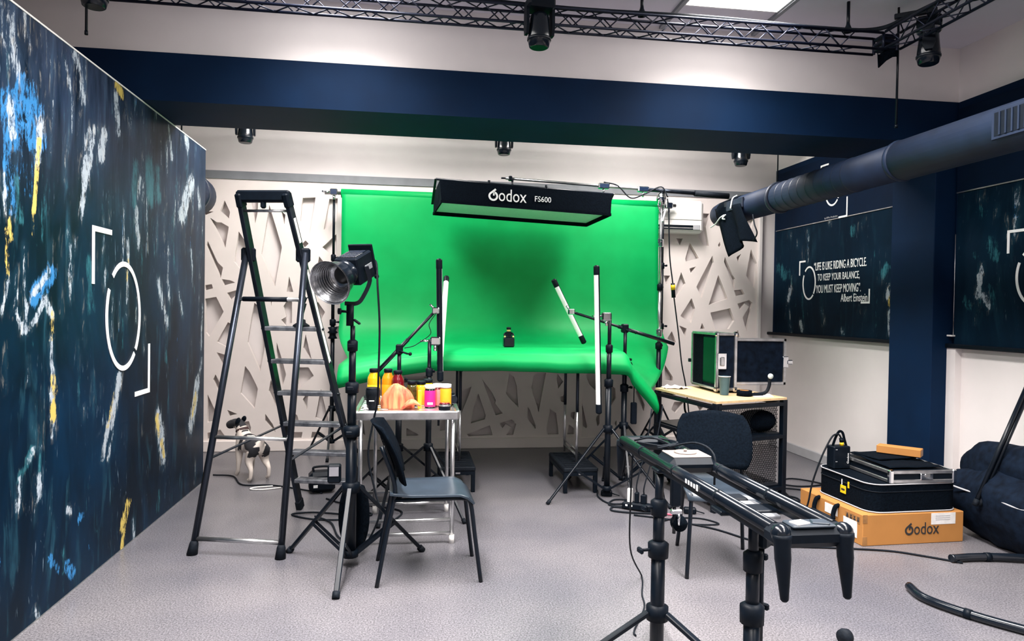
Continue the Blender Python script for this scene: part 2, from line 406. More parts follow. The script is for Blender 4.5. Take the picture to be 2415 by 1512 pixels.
HOLES = '-1.78,2.4 -1.73,2.29 -1.74,2.23 -1.82,2.3;-1.97,2.29 -1.88,2.29 -1.96,2.25;-1.91,2.23 -1.85,2.19 -1.81,2.19 -1.74,2.15 -1.77,1.95;-1.65,2.11 -1.52,1.91 -1.57,1.75 -1.61,1.72 -1.69,1.82;-1.55,2.47 -1.47,2.47 -1.48,2.28 -1.5,2.19 -1.52,2.3;-1.37,2.37 -1.25,1.97 -1.31,1.59 -1.44,1.9;-1.29,2.45 -1.24,2.46 -1.21,2.37;-1.26,2.32 -1.22,2.28 -1.23,2.19;-1.06,2.45 -0.94,2.46 -0.95,2.37 -0.99,2.11 -1.08,2.23 -1.07,2.39;-0.81,2.45 -0.73,2.46 -0.73,2.25 -0.86,2.15;-0.74,2.11 -0.73,1.86 -0.87,1.98;-1.03,2.04 -1,2.01 -1.04,1.97 -1.06,2.01;-0.9,1.89 -0.82,1.79 -0.92,1.77;-1.93,2.01 -1.84,1.81 -1.79,1.76 -1.81,1.66 -1.94,1.97;-1.8,1.65 -1.72,1.64 -1.68,1.62 -1.78,1.59;-1.95,1.59 -1.89,1.6 -1.88,1.56 -1.95,1.54;-1.75,1.52 -1.63,1.56 -1.63,1.49 -1.66,1.51 -1.72,1.45;-1.95,1.46 -1.85,1.48 -1.82,1.42 -1.78,1.34 -1.91,1.1 -1.94,1.14;-1.18,1.69 -1.14,1.54 -1.2,1.54;-1.36,1.48 -1.34,1.46 -1.34,1.4;-1.5,1.43 -1.41,1.35 -1.39,1.06 -1.44,0.77 -1.56,1.05 -1.52,1.32;-1.07,1.78 -1.04,1.76 -1.06,1.65;-1.19,1.47 -1.15,1.44 -1.15,1.24 -1.21,1.21 -1.25,1.27 -1.2,1.3 -1.23,1.4;-0.91,1.45 -0.84,1.35 -0.87,1.28 -0.93,1.33;-1.74,1.24 -1.69,1.21 -1.73,0.99 -1.84,1.05;-1.84,0.95 -1.77,0.93 -1.72,0.88 -1.75,0.74;-1.58,0.82 -1.54,0.77 -1.48,0.65 -1.46,0.6 -1.49,0.41 -1.62,0.56;-1.34,0.69 -1.25,0.42 -1.26,0.37 -1.36,0.58;-1.29,1.05 -1.24,0.89 -1.2,0.74 -1.23,0.63 -1.29,0.96;-1.02,1.13 -0.96,0.88 -1.04,1;-1.08,0.81 -0.99,0.81 -0.94,0.73 -1.07,0.61 -1.09,0.72;-0.78,1.2 -0.63,1.23 -0.63,1.08 -0.8,1.08;-0.98,0.59 -0.99,0.52 -1,0.4 -1.04,0.5;-0.87,0.6 -0.79,0.26 -0.92,0.32;-1.92,0.55 -1.83,0.35 -1.87,0.29 -1.92,0.28;-1.92,0.18 -1.8,0.21 -1.74,0.12 -1.92,0.12;-1.85,0.74 -1.79,0.62 -1.8,0.53 -1.87,0.69;-1.74,0.4 -1.65,0.36 -1.72,0.34;-1.62,0.28 -1.54,0.29 -1.52,0.23 -1.53,0.17 -1.56,0.17;-1.39,0.36 -1.32,0.26 -1.29,0.18 -1.39,0.29;-1.15,0.4 -1.09,0.34 -1.07,0.26 -1.15,0.28;-1.15,0.18 -1.04,0.18 -1.05,0.12 -1.14,0.12;-0.95,0.18 -0.87,0.18 -0.8,0.12 -0.96,0.12;0.6,0.62 0.58,0.55 0.49,0.32 0.44,0.43 0.51,0.58;0.67,0.55 0.75,0.33 0.74,0.29 0.6,0.25 0.62,0.4;0.56,0.14 0.79,0.23 0.82,0.13 0.58,0.12;0.89,0.25 1.01,0.29 1.06,0.24 1.03,0.13 0.96,0.13 1.01,0.21 0.95,0.24 0.92,0.2;0.71,0.69 0.81,0.56 0.85,0.48 0.84,0.45 0.92,0.35 0.85,0.33 0.79,0.47;0.98,0.75 1.03,0.72 1.06,0.63 1.08,0.41 1.01,0.48 0.95,0.55;-0.04,0.21 0.08,0.14 0.06,0.13 -0.04,0.13;-0.46,0.27 -0.44,0.14 -0.49,0.18;0.3,0.27 0.36,0.31 0.36,0.19 0.29,0.18;-0.09,0.72 0.16,0.73 0.15,0.69 -0.07,0.66;-0.33,0.23 -0.28,0.2 -0.3,0.18;1.23,0.73 1.28,0.76 1.36,0.76 1.29,0.36 1.21,0.61;1.48,0.75 1.54,0.67 1.49,0.6 1.47,0.7;1.18,0.41 1.2,0.38 1.26,0.22 1.26,0.19 1.17,0.3;1.41,0.39 1.47,0.35 1.5,0.16 1.5,0.13 1.39,0.13 1.37,0.18;1.55,0.54 1.55,0.46 1.52,0.47 1.51,0.51;1.63,0.36 1.67,0.36 1.66,0.28 1.62,0.32;1.61,0.23 1.66,0.19 1.66,0.13 1.59,0.13;1.78,0.74 1.82,0.78 1.89,0.78 1.89,0.57 1.81,0.65;1.74,0.45 1.8,0.21 1.79,0.19 1.75,0.22;1.9,0.32 1.93,0.33 1.93,0.24 1.91,0.21 1.89,0.28;2.04,0.64 2.09,0.6 2.1,0.5 2.04,0.41;2.18,0.39 2.22,0.36 2.22,0.17 2.19,0.17;2.11,0.27 2.11,0.2 2.09,0.24;2.33,0.61 2.41,0.43 2.4,0.36 2.31,0.56;2.62,0.85 2.71,0.72 2.71,0.68 2.62,0.69;2.87,2.13 2.97,1.97 2.83,1.93 2.82,1.96;2.72,2.17 2.79,2.17 2.76,2.1;2.87,1.86 2.94,1.88 2.89,1.8;3.2,2.15 3.21,2.11 3.2,2.08 3.18,2.11;3.12,2 3.14,1.93 3.01,1.55 2.95,1.67;3.26,1.99 3.35,1.8 3.38,1.76 3.37,1.65 3.25,1.94;3.37,1.64 3.46,1.65 3.49,1.6 3.39,1.58;3.19,1.8 3.24,1.69 3.3,1.55 3.09,1.48;2.78,1.82 2.83,1.7 2.73,1.55 2.72,1.64;2.9,1.55 2.94,1.44 2.9,1.29 2.78,1.36;3.11,1.4 3.33,1.45 3.38,1.32 3.32,1.23 3.17,1.22;3.41,1.5 3.54,1.54 3.58,1.51 3.52,1.21 3.47,1.35 3.54,1.47 3.49,1.5 3.44,1.43;3.55,2.08 3.62,1.93 3.6,1.66 3.5,1.8;2.98,2.44 3.08,2.44 3.04,2.3 3.08,2.1 3.01,2.11 2.96,2.19;3.39,1.99 3.44,2.03 3.41,1.93;3.02,1.29 3.05,1.23 3,1.23;2.59,1.78 2.66,1.78 2.62,1.69;3.37,2.42 3.58,2.4 3.53,2.23 3.44,2.29;2.69,1.2 2.74,1.08 2.64,1.12;2.77,1.26 2.85,1.23 2.84,1.14;3.42,1.22 3.45,1.14 3.37,1.14;2.62,0.9 2.71,0.7 2.62,0.69;2.97,0.44 3.06,0.41 3.02,0.35;2.73,0.46 2.84,0.46 2.75,0.34 2.7,0.38'
STROKES = '3.21,2.31,3.30,2.23,0.133,b,0.8;3.08,2.21,3.12,2.06,0.102,b,0.9;3.10,2.21,3.12,2.08,0.048,w,0.9;3.18,2.23,3.30,2.10,0.146,b,1;3.22,2.21,3.28,2.15,0.059,w,0.6;3.34,2.19,3.32,2.02,0.049,w,0.9;3.33,2.11,3.29,1.80,0.031,g,1;3.29,1.83,3.28,1.68,0.020,g,0.6;3.82,2.24,3.75,2.00,0.083,w,1;3.98,2.29,3.94,2.17,0.066,w,1;3.77,2.07,3.72,1.84,0.055,w,0.9;3.87,2.30,3.83,2.16,0.047,w,0.7;3.66,2.59,3.73,2.40,0.070,w,0.7;3.54,2.55,3.61,2.41,0.041,w,0.6;3.75,2.54,3.71,2.41,0.035,w,0.6;4.13,2.61,4.20,2.57,0.068,g,0.9;4.12,2.54,4.16,2.35,0.062,w,0.8;4.27,2.49,4.35,2.42,0.073,w,0.5;4.33,2.58,4.43,2.55,0.063,t,0.6;4.40,2.22,4.38,1.99,0.088,t,0.8;4.62,2.25,4.65,2.08,0.142,t,0.9;4.76,2.26,4.79,2.08,0.076,t,0.8;4.47,2.15,4.44,2.02,0.039,w,0.7;4.96,2.58,5.03,2.39,0.041,w,0.8;5.24,2.65,5.35,2.55,0.084,w,0.7;5.19,2.64,5.22,2.53,0.054,w,0.6;5.45,2.30,5.25,2.04,0.115,w,1;5.62,2.27,5.66,2.16,0.085,w,0.7;4.42,1.95,4.45,1.74,0.059,w,0.8;4.29,1.76,4.30,1.61,0.042,w,0.9;4.29,1.64,4.28,1.55,0.054,g,0.6;4.39,1.89,4.48,1.60,0.130,t,0.5;3.16,1.44,3.13,1.36,0.025,w,0.7;3.15,1.36,3.21,1.27,0.019,w,0.9;3.21,1.27,3.31,1.33,0.017,w,0.9;3.31,1.33,3.38,1.42,0.029,w,1;3.38,1.42,3.45,1.34,0.037,w,1;3.45,1.35,3.44,1.24,0.041,g,0.7;3.44,1.25,3.44,1.12,0.026,w,0.9;3.44,1.14,3.47,1.03,0.034,w,0.8;3.46,1.05,3.48,0.99,0.046,g,0.9;3.44,0.99,3.46,0.93,0.039,w,0.9;3.46,0.93,3.46,0.87,0.046,g,1;3.44,0.88,3.47,0.82,0.031,w,0.8;3.08,1.69,3.09,1.50,0.027,g,0.7;3.10,1.73,3.11,1.66,0.030,g,0.8;3.10,1.50,3.05,1.36,0.024,w,0.7;3.13,1.44,3.16,1.53,0.025,w,0.6;3.44,1.53,3.28,1.42,0.079,b,1;3.42,1.54,3.29,1.44,0.035,w,0.8;3.26,1.42,3.23,1.34,0.027,w,0.8;4.19,0.99,4.08,0.74,0.061,w,1;4.12,0.90,4.04,0.73,0.038,g,0.7;4.06,0.77,3.98,0.58,0.048,w,0.8;4.10,0.69,4.05,0.56,0.027,w,0.7;4.81,0.67,4.91,0.38,0.095,w,0.9;4.78,0.66,4.83,0.57,0.077,g,0.7;4.86,0.50,4.91,0.40,0.048,g,0.9;5.64,0.81,5.48,0.50,0.094,w,1;5.60,0.72,5.50,0.57,0.073,g,0.7;5.73,0.97,5.63,0.75,0.054,w,0.6;4.79,1.54,4.94,1.27,0.063,w,0.8;4.96,1.55,5.00,1.45,0.066,w,0.6;5.17,1.51,5.27,1.34,0.055,w,0.5;4.91,1.23,4.94,1.03,0.048,t,0.7;5.45,1.80,5.50,1.65,0.050,w,0.6;5.75,1.40,5.72,1.07,0.045,w,0.7;3.34,0.63,3.35,0.54,0.025,w,0.9;3.28,0.76,3.18,0.66,0.046,t,0.8;3.29,0.76,3.25,0.72,0.020,w,0.8;3.48,0.87,3.45,0.79,0.038,w,0.7;3.60,0.41,3.64,0.39,0.033,w,0.9;4.32,0.23,4.25,0.13,0.073,g,0.9;4.30,0.18,4.24,0.01,0.055,g,0.8;4.39,0.12,4.41,0.02,0.032,w,0.7;3.60,0.14,3.65,0.09,0.059,b,0.9;3.78,0.21,3.87,0.10,0.048,b,0.5;3.44,0.23,3.52,0.15,0.046,b,0.7;3.31,0.05,3.34,0.01,0.032,w,0.7;3.32,0.07,3.35,0.03,0.057,b,0.5;3.75,0.34,3.71,0.33,0.045,b,0.7;3.82,0.46,3.80,0.36,0.056,t,0.5;4.83,0.15,4.79,0.08,0.093,t,0.6;3.03,2.56,3.15,2.40,0.179,w,0.6;3.21,2.62,3.23,2.50,0.065,w,0.6;3.12,2.46,3.13,2.36,0.061,w,0.4;3.31,2.60,3.50,2.48,0.110,w,0.25;3.25,2.15,3.22,1.92,0.165,b,0.6;3.09,2.00,3.11,1.80,0.090,b,0.7;3.35,1.95,3.32,1.68,0.106,t,0.5;3.15,1.91,3.19,1.74,0.044,t,0.8;3.06,1.90,3.08,1.76,0.035,w,0.6;3.46,2.31,3.54,1.94,0.039,t,0.4;3.58,2.17,3.54,1.98,0.032,w,0.4;5.15,2.25,4.99,1.85,0.120,t,0.5;3.81,1.60,3.83,1.39,0.104,t,0.7;3.59,1.75,3.61,1.55,0.025,w,0.4;4.68,1.93,4.72,1.72,0.058,t,0.6;5.03,1.97,5.10,1.63,0.069,t,0.6;5.33,2.37,5.40,2.17,0.116,t,0.5;4.00,1.96,3.98,1.75,0.041,t,0.5'
BSTROKES = '6.88,1.88,6.76,1.79,0.119,t,0.8;6.66,1.83,6.63,1.72,0.081,t,0.7;6.64,1.66,6.68,1.55,0.056,w,0.9;6.63,1.83,6.58,1.74,0.048,w,0.5;6.44,1.32,6.42,1.24,0.053,w,0.9;6.43,1.61,6.41,1.36,0.061,t,0.5;6.66,1.44,6.61,1.21,0.032,w,0.5;6.10,1.43,6.03,1.31,0.027,w,0.4;5.77,1.26,5.75,1.23,0.031,w,0.7;5.64,2.15,5.65,2.12,0.083,t,0.7;5.36,1.91,5.41,1.84,0.065,t,0.5;5.24,1.74,5.19,1.79,0.083,t,0.9;5.27,1.69,5.22,1.72,0.052,w,0.4;5.15,1.65,5.17,1.55,0.045,w,1;5.15,1.55,5.15,1.48,0.031,g,0.8;5.15,1.43,5.14,1.24,0.020,w,0.8;5.29,1.59,5.31,1.31,0.042,t,0.5;5.47,1.91,5.42,1.95,0.056,t,0.5;4.26,2.12,4.22,2.08,0.079,t,0.6;4.17,1.90,4.13,1.81,0.089,t,0.8;4.31,1.83,4.29,1.80,0.044,t,0.7;4.25,1.88,4.22,1.82,0.071,t,0.4;4.23,1.74,4.22,1.71,0.035,w,0.7;4.25,1.68,4.24,1.65,0.036,w,0.9;4.24,1.64,4.27,1.53,0.015,w,0.7;4.25,1.59,4.18,1.49,0.021,w,0.9;4.19,1.53,4.16,1.46,0.017,w,0.8;4.36,1.51,4.28,1.43,0.073,t,0.6;4.17,1.60,4.14,1.53,0.055,t,0.6'
import numpy as np
# ------------------------------------------------------------------ room shell
XL, XR, YN, YB = -2.6, 3.83, -3.0, 7.07
def slab(x0, x1, y0, y1, z0, z1, bev=0): return MB().box(((x0+x1)/2, (y0+y1)/2, (z0+z1)/2), (x1-x0, y1-y0, z1-z0), bev=bev)
struct('floor', slab(XL-.1, XR+.1, YN-.1, YB+.1, -.1, 0), MT['floor'])
struct('ceiling', slab(XL-.1, XR+.1, YN-.1, YB+.1, CEIL, CEIL+.1), MT['ceiling_paint'])
struct('wall_left', slab(XL-.1, XL, YN, YB, 0, CEIL), MT['white_wall'])
struct('wall_front', slab(XL, XR, YN-.1, YN, 0, CEIL), MT['white_wall'])
struct('wall_back', slab(XL, XR, YB, YB+.1, 0, CEIL), MT['recess_paint'])
struct('wall_back_header', slab(XL, XR, 7.02, YB, 2.68, CEIL), MT['white_wall'])
wr = struct('wall_right', slab(XR, XR+.1, YN, YB, 0, 1.19), MT['white_wall'])
struct('wall_right_navy', slab(XR, XR+.1, YN, YB, 1.19, 2.92), MT['navy_paint'])
struct('wall_right_upper', slab(XR, XR+.1, YN, YB, 2.92, CEIL), MT['white_wall'])
struct('trim_1', slab(XL, 3.70, 6.985, YB, 2.605, 2.68), MT['grey_trim'])
struct('trim_2', slab(3.63, 3.665, 6.97, YB, 0, 2.60, .004), MT['white_wall'])
struct('trim_3', slab(1.695, 1.735, 6.985, YB, 0, 2.46, .004), MT['lattice_paint'])
struct('trim_4', slab(3.665, XR, 7.03, YB, 0, 2.68), MT['white_wall'])
struct('baseboard_back', slab(XL, 3.62, 6.975, YB, 0, .105, .006), MT['lattice_paint'])
struct('baseboard_right', slab(3.805, XR, 4.95, YB, 0, .09, .004), MT['baseboard_grey'])
struct('wall_beam', slab(XL, XR, 4.50, 5.10, 2.63, 2.92), MT['navy_paint'])
struct('wall_bulkhead', slab(XL, XR, 4.505, 5.095, 2.92, CEIL), MT['white_wall'])
struct('wall_column', slab(3.66, XR, 4.50, 4.95, 0, 2.63, .004), MT['navy_paint'])
struct('wall_column_reveal', slab(3.78, XR, 4.42, 4.50, 0, 1.19), MT['white_wall'])
# carved lattice: a sheet with polygon openings standing proud of the wall behind it
def lattice():
    cu = bpy.data.curves.new('lattice_panel', 'CURVE'); cu.dimensions = '2D'; cu.fill_mode = 'BOTH'; cu.extrude = .022
    def spl(pts):
        s = cu.splines.new('POLY'); s.points.add(len(pts)-1); s.use_cyclic_u = True
        for q, (a, b) in zip(s.points, pts): q.co = (a, b, 0, 1)
    spl([(XL, .10), (3.63, .10), (3.63, 2.605), (XL, 2.605)])
    for k, h in enumerate(HOLES.split(';')):
        if k != 90: spl([tuple(map(float, q.split(','))) for q in h.split()])
    o = bpy.data.objects.new('lattice_panel', cu); col.objects.link(o)
    dg = bpy.context.evaluated_depsgraph_get(); me = bpy.data.meshes.new_from_object(o.evaluated_get(dg)); bpy.data.objects.remove(o)
    me.transform(Matrix.Translation((0, 7.022, 0)) @ Matrix.Rotation(math.pi/2, 4, 'X'))
    me.materials.clear(); me.materials.append(MT['lattice_paint'])
    for p in me.polygons: p.use_smooth = False
    o = bpy.data.objects.new('wall_lattice', me); col.objects.link(o); o['kind'] = 'structure'
lattice()
# ------------------------------------------------------------------ printed sheets (mural, blinds)
def printed(name, x, y0, y1, z0, z1, strokes, mt, parent, step, top_sheen=0, flip=False):
    ny, nz = int((y1-y0)/step)+1, int((z1-z0)/step)+1
    Y, Z = np.meshgrid(np.linspace(y0, y1, ny), np.linspace(z0, z1, nz), indexing='ij')
    P = np.zeros((ny, nz, 4)); P[..., 3] = 1; T = P.copy()
    for s in strokes.split(';'):
        a, b, c, d, w, t, i = s.split(','); a, b, c, d, w, i = map(float, (a, b, c, d, w, i))
        w = max(w*.5, step*.75); vx, vz = c-a, d-b; L2 = vx*vx+vz*vz+1e-9
        u = np.clip(((Y-a)*vx+(Z-b)*vz)/L2, 0, 1); D = np.hypot(Y-a-u*vx, (Z-b-u*vz))
        m = i*np.clip(1.35-.62*D/w, 0, 1)
        ch = {'w': (P, 0), 'g': (P, 1), 'b': (P, 2), 't': (T, 0)}[t]
        ch[0][..., ch[1]] = np.maximum(ch[0][..., ch[1]], m)
    rs = np.random.RandomState(5 if top_sheen else 9)
    for _ in range(240 if top_sheen else 26):
        a = rs.uniform(y0, y1); b = z0+(z1-z0)*(rs.uniform(0, 1)**.75); L = rs.uniform(.04, .30)*(1.2 if top_sheen else .5); w = rs.uniform(.004, .022); i = rs.uniform(.3, .66)
        u = np.clip((Z-b)/L, 0, 1); D = np.hypot(Y-a-rs.uniform(-.12, .12)*u*L, Z-b-u*L); m = i*np.clip(1.3-.6*D/max(w, step*.6), 0, 1)
        t = rs.choice(4, p=[.5, .06, .10, .34]); A, k = ((P, 0), (P, 1), (P, 2), (T, 0))[t]; A[..., k] = np.maximum(A[..., k], m)
    if top_sheen:  # print paler towards the top, with its glossy sheen painted in as well
        T[..., 1] = np.clip((Z-1.75)/.9, 0, 1)*np.clip(1.25-(Y-3.0)/3.2, .25, 1)*top_sheen
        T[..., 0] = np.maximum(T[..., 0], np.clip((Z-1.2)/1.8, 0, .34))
    vs = [Vector((x, Y[i, j], Z[i, j])) for i in range(ny) for j in range(nz)]
    fs = []
    for i in range(ny-1):
        for j in range(nz-1):
            a = i*nz+j; q = (a, a+nz, a+nz+1, a+1); fs.append(q if not flip else q[::-1])
    m = MB(); m.v = vs; m.f = fs; m.s = [False]*len(fs)
    me = bpy.data.meshes.new(name); inv = INV[parent.name]; me.from_pydata([inv@v for v in vs], [], fs); me.materials.append(mt)
    for nm, A in (('paint', P), ('tint', T)):
        at = me.color_attributes.new(nm, 'FLOAT_COLOR', 'POINT'); at.data.foreach_set('color', A.reshape(-1, 4).astype(np.float32).ravel())
    o = bpy.data.objects.new(name, me); col.objects.link(o); o.parent = parent; return o
def emblem(parent, x, sgn, tl, br, c, r, hl, vl, hr, vr, w=.03, th=.003):
    """corner bracket, broken ring, corner bracket; sgn=+1 text runs along +Y (left wall), -1 along -Y (right wall)"""
    n = (1, 0, 0) if sgn > 0 else (-1, 0, 0)
    def P(u, z): return Vector((x, u, z))
    if tl: MB().ribbon([P(tl[0]+sgn*hl, tl[1]), P(*tl), P(tl[0], tl[1]-vl)], n, w, th).build('corner_bracket', MT['white_print'], parent)
    if br: MB().ribbon([P(br[0]-sgn*hr, br[1]), P(*br), P(br[0], br[1]+vr)], n, w, th).build('corner_bracket', MT['white_print'], parent)
    for a0, a1 in ((132, -42), (150, 312)):
        pts = [P(c[0]+sgn*r[0]*math.cos(math.radians(a0+(a1-a0)*i/28)), c[1]+r[1]*math.sin(math.radians(a0+(a1-a0)*i/28))) for i in range(29)]
        MB().ribbon(pts, n, w, th).build('ring_arc', MT['white_print'], parent)
t = thing('mural_panel', 'tall dark blue abstract painted wall panel with a white ring emblem', 'wall panel', (-1.62, 3.0, 0))
slab(-1.66, -1.623, .5, 5.80, 0, 2.62).build('backing_board', MT['white_plastic'], t)
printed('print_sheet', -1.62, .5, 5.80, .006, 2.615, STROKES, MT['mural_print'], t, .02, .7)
slab(-1.663, -1.617, .5, 5.803, 2.614, 2.622).build('edge_strip', MT['white_plastic'], t)
slab(-1.663, -1.617, .5, 5.803, 0, .006).build('edge_strip', MT['aluminium'], t)
emblem(t, -1.6185, 1, (3.85, 1.785), (4.625, .865), (4.24, 1.33), (.228, .295), .22, .285, .22, .29, .028)
def blind(name, label, y0, y1):
    t = thing(name, label, 'roller blind', (3.80, (y0+y1)/2, 1.18))
    slab(3.803, 3.81, y0, y1, 1.20, 2.27).build('backing', MT['black_cloth'], t)
    printed('printed_fabric', 3.802, y0, y1, 1.20, 2.265, BSTROKES, MT['blind_print'], t, .025, flip=True)
    slab(3.796, 3.81, y0, y1, 2.275, 2.86).build('upper_fabric', MT['blind_shaded'], t)
    slab(3.793, 3.80, y0, y1, 2.266, 2.274).build('seam_bar', MT['aluminium'], t)
    b = slab(3.765, 3.81, y0, y1+.1, 1.175, 1.205, .006).build('bottom_bar', MT['black_plastic'], t)
    return t
t = blind('roller_blind', 'navy roller blind with a white printed quotation, between corner and column', 4.955, 6.94)
emblem(t, 3.800, -1, (6.47, 1.915), (5.395, 1.505), (6.30, 1.70), (.105, .155), .10, .135, .11, .115, .016)
emblem(t, 3.795, -1, (6.13, 2.79), (5.72, 2.275), (5.94, 2.56), (.115, .16), .12, .12, .12, .17, .016)
for s, ya, yb, z in (('“LIFE IS LIKE RIDING A BICYCLE.', 6.22, 5.44, 1.815), ('TO KEEP YOUR BALANCE,', 6.16, 5.53, 1.705), ('YOU MUST KEEP MOVING”.', 6.18, 5.51, 1.60), ('Albert Einstein', 5.79, 5.42, 1.515)):
    text('lettering', s, (3.800, ya, z), (0, -1, 0), (0, 0, 1), MT['white_print'], t, width=ya-yb, height=.075 if s[0] != 'A' else .07, th=.002)
text('lettering', 'by UPPro Production', (3.795, 6.06, 2.262+.018), (0, -1, 0), (0, 0, 1), MT['baseboard_grey'], t, width=.20, height=.022, th=.001)
t = blind('roller_blind', 'navy roller blind beside the column at the right edge, with part of a ring emblem', 2.85, 4.46)
emblem(t, 3.800, -1, (4.02, 1.95), (3.15, 1.45), (3.815, 1.655), (.135, .18), .12, .14, .12, .14, .018)
MB().box((3.79, 4.475, 1.262), (.03, .05, .012), bev=.002).build('chain_clip', MT['white_plastic'], t)
MB().tube((3.797, 4.463, 1.26), (3.797, 4.463, 1.98), .003, n=6).build('pull_chain', MT['aluminium'], t)
# ------------------------------------------------------------------ LED panels in the ceiling
def led(x, y, sx, sy, label):
    t = thing('ceiling_light_panel', label, 'ceiling light', (x, y, CEIL), group='ceiling light panels')
    slab(x-sx/2+.012, x+sx/2-.012, y-sy/2+.012, y+sy/2-.012, CEIL-.008, CEIL).build('diffuser', MT['led_face'], t)
    for s in (-1, 1):
        slab(x+s*(sx/2-.006)-.006, x+s*(sx/2-.006)+.006, y-sy/2, y+sy/2, CEIL-.011, CEIL).build('frame_side', MT['aluminium'], t)
        slab(x-sx/2+.012, x+sx/2-.012, y+s*(sy/2-.006)-.006, y+s*(sy/2-.006)+.006, CEIL-.011, CEIL).build('frame_end', MT['aluminium'], t)
nm = ['bright white ceiling light panel above the truss, the only one in view', 'long white ceiling light panel over the mural side, out of view', 'white ceiling light panel above the camera on the right, out of view', 'white ceiling light panel above the camera on the left, out of view']
for (x, y), l in zip(LED_FRONT, nm): led(x, y, .62, 2.8, l)
for (x, y), l in zip(LED_BACK, ['white ceiling light panel hidden behind the navy beam, left of the softbox', 'white ceiling light panel hidden behind the navy beam, right of the softbox']): led(x, y, .62, .90, l)
for x in (1.615, 2.265):
    solo('ceiling_rail', slab(x-.013, x+.013, 2.3, 4.50, CEIL-.02, CEIL), MT['grey_trim'], 'dark ceiling rail along the %s edge of the lit ceiling panel' % ('left' if x < 2 else 'right'), 'rail', 'ceiling rails')
# ------------------------------------------------------------------ trusses
def truss(name, label, P0, axis, length, s, lacing=True):
    """square truss: P0 lowest corner, axis 'x' or 'y'"""
    t = thing(name, label, 'truss', P0)
    A = Vector((1,0,0)) if axis == 'x' else Vector((0,1,0)); B = Vector((0,1,0)) if axis == 'x' else Vector((1,0,0)); Z = Vector((0,0,1))
    cs = [Vector((0,0,0)), B*s, B*s+Z*s, Z*s]
    for c in cs: MB().tube(c, c+A*length, .0085, n=8).build('chord', MT['truss_metal'], t, False)
    pitch = .205; n = int(length/pitch)
    if not lacing:
        m = MB()
        for k in range(4):
            for i in range(n):
                a, b = cs[k], cs[(k+1) % 4]
                m.tube(a+A*i*pitch, b+A*(i+.5)*pitch, .004, n=5).tube(b+A*(i+.5)*pitch, a+A*(i+1)*pitch, .004, n=5)
        m.build('lacing', MT['truss_metal'], t, False); return t
    for k in range(4):
        a, b = cs[k], cs[(k+1) % 4]
        m1 = MB().tube(a, b+A*pitch*.5, .004, n=5).mesh('lacing_bar', MT['truss_metal'])
        m2 = MB().tube(b+A*pitch*.5, a+A*pitch, .004, n=5).mesh('lacing_bar', MT['truss_metal'])
        for i in range(n):
            for me in (m1, m2):
                o = bpy.data.objects.new('lacing_bar', me); col.objects.link(o); o.parent = t; o.location = A*i*pitch
    return t
FT = truss('lighting_truss', 'long black lattice truss running across the ceiling above the navy beam', (-2.3, 3.90, 3.01), 'x', 5.10, .098)
truss('lighting_truss', 'short black lattice truss turning toward the camera at upper right', (2.80, 1.6, 3.01), 'y', 2.28, .098)
truss('lighting_truss', 'black lattice truss hidden behind the navy beam', (-2.3, 6.36, 3.01), 'x', 6.05, .098, False)
m = MB()
for k in range(3): m.box((2.85, 3.95, 3.03+.033*k), (.10, .10, .018), bev=.004)
for a in (-.045, .045):
    for b in (-.045, .045): m.tube((2.85+a, 3.95+b, 3.01), (2.85+a, 3.95+b, 3.11), .009, n=8)
solo('truss_corner_block', m, MT['truss_metal'], 'black corner block joining the two lattice trusses', 'truss corner')
m = MB().prism([(0,0),(.13,.01),(.125,.075),(.03,.07)], .012, axm((2.80, 3.94, 2.915), (0,1,0), (0,0,1)))
pts = smooth([(-2.3, 3.93, 3.125), (-1.2, 3.93, 3.122), (0, 3.92, 3.128), (.9, 3.93, 3.12), (1.7, 3.92, 3.126), (2.4, 3.93, 3.12), (2.75, 3.9, 3.125), (2.84, 3.7, 3.14), (2.86, 3.3, 3.13), (2.85, 2.6, 3.13)], 8)
solo('cable_bundle', MB().path(pts, .013, 7), MT['black_rubber'], 'thick black cable bundle lying along the top of the trusses', 'cable')
def fabric_fold():
    G = []
    for i in range(8):
        u = i/7; r = []
        for j in range(6):
            v = j/5; r.append((2.79+.14*u+.02*v, 3.94+.03*math.sin(u*7)+.02*v, 3.0-.075*v*(1-.5*u)+.045*u-.01*math.sin(u*9)))
        G.append(r)
    solo('black_cloth_wrap', MB().sheet(G, .006), MT['black_cloth'], 'black cloth scrap hanging under the truss corner', 'cloth')
fabric_fold()
for x, y, z0, z1, l in ((2.60, 3.95, 3.115, CEIL, 'black hanger rod holding the front truss near its right corner'), (1.30, 3.95, 3.115, CEIL, 'black hanger rod holding the front truss left of the lit ceiling panel'),
                        (-1.70, 3.95, 2.80, CEIL, 'thin black rod hanging beside the top of the mural panel'), (2.95, 3.97, 2.56, CEIL, 'thin black cable hanging from the truss corner over the navy beam'),
                        (3.51, 6.41, 2.62, CEIL, 'thin dark rod hanging at the far right above the duct'), (-1.99, 6.41, 2.8, CEIL, 'thin dark rod hanging behind the mural panel')):
    m = MB().tube((x, y, z0), (x, y, z1), .007 if z0 < 3 else .010, n=8)
    if z0 > 3: m.lathe([(.0, 0), (.024, 0), (.022, .02), (.012, .045), (.010, .06)], Matrix.Translation((x, y, z0)), 12)
    else: m.lathe([(0, 0), (.009, 0), (.009, .02), (0, .02)], Matrix.Translation((x, y, z0)), 8)
    solo('hanger_rod', m, MT['black_metal'], l, 'rod', 'hanger rods')
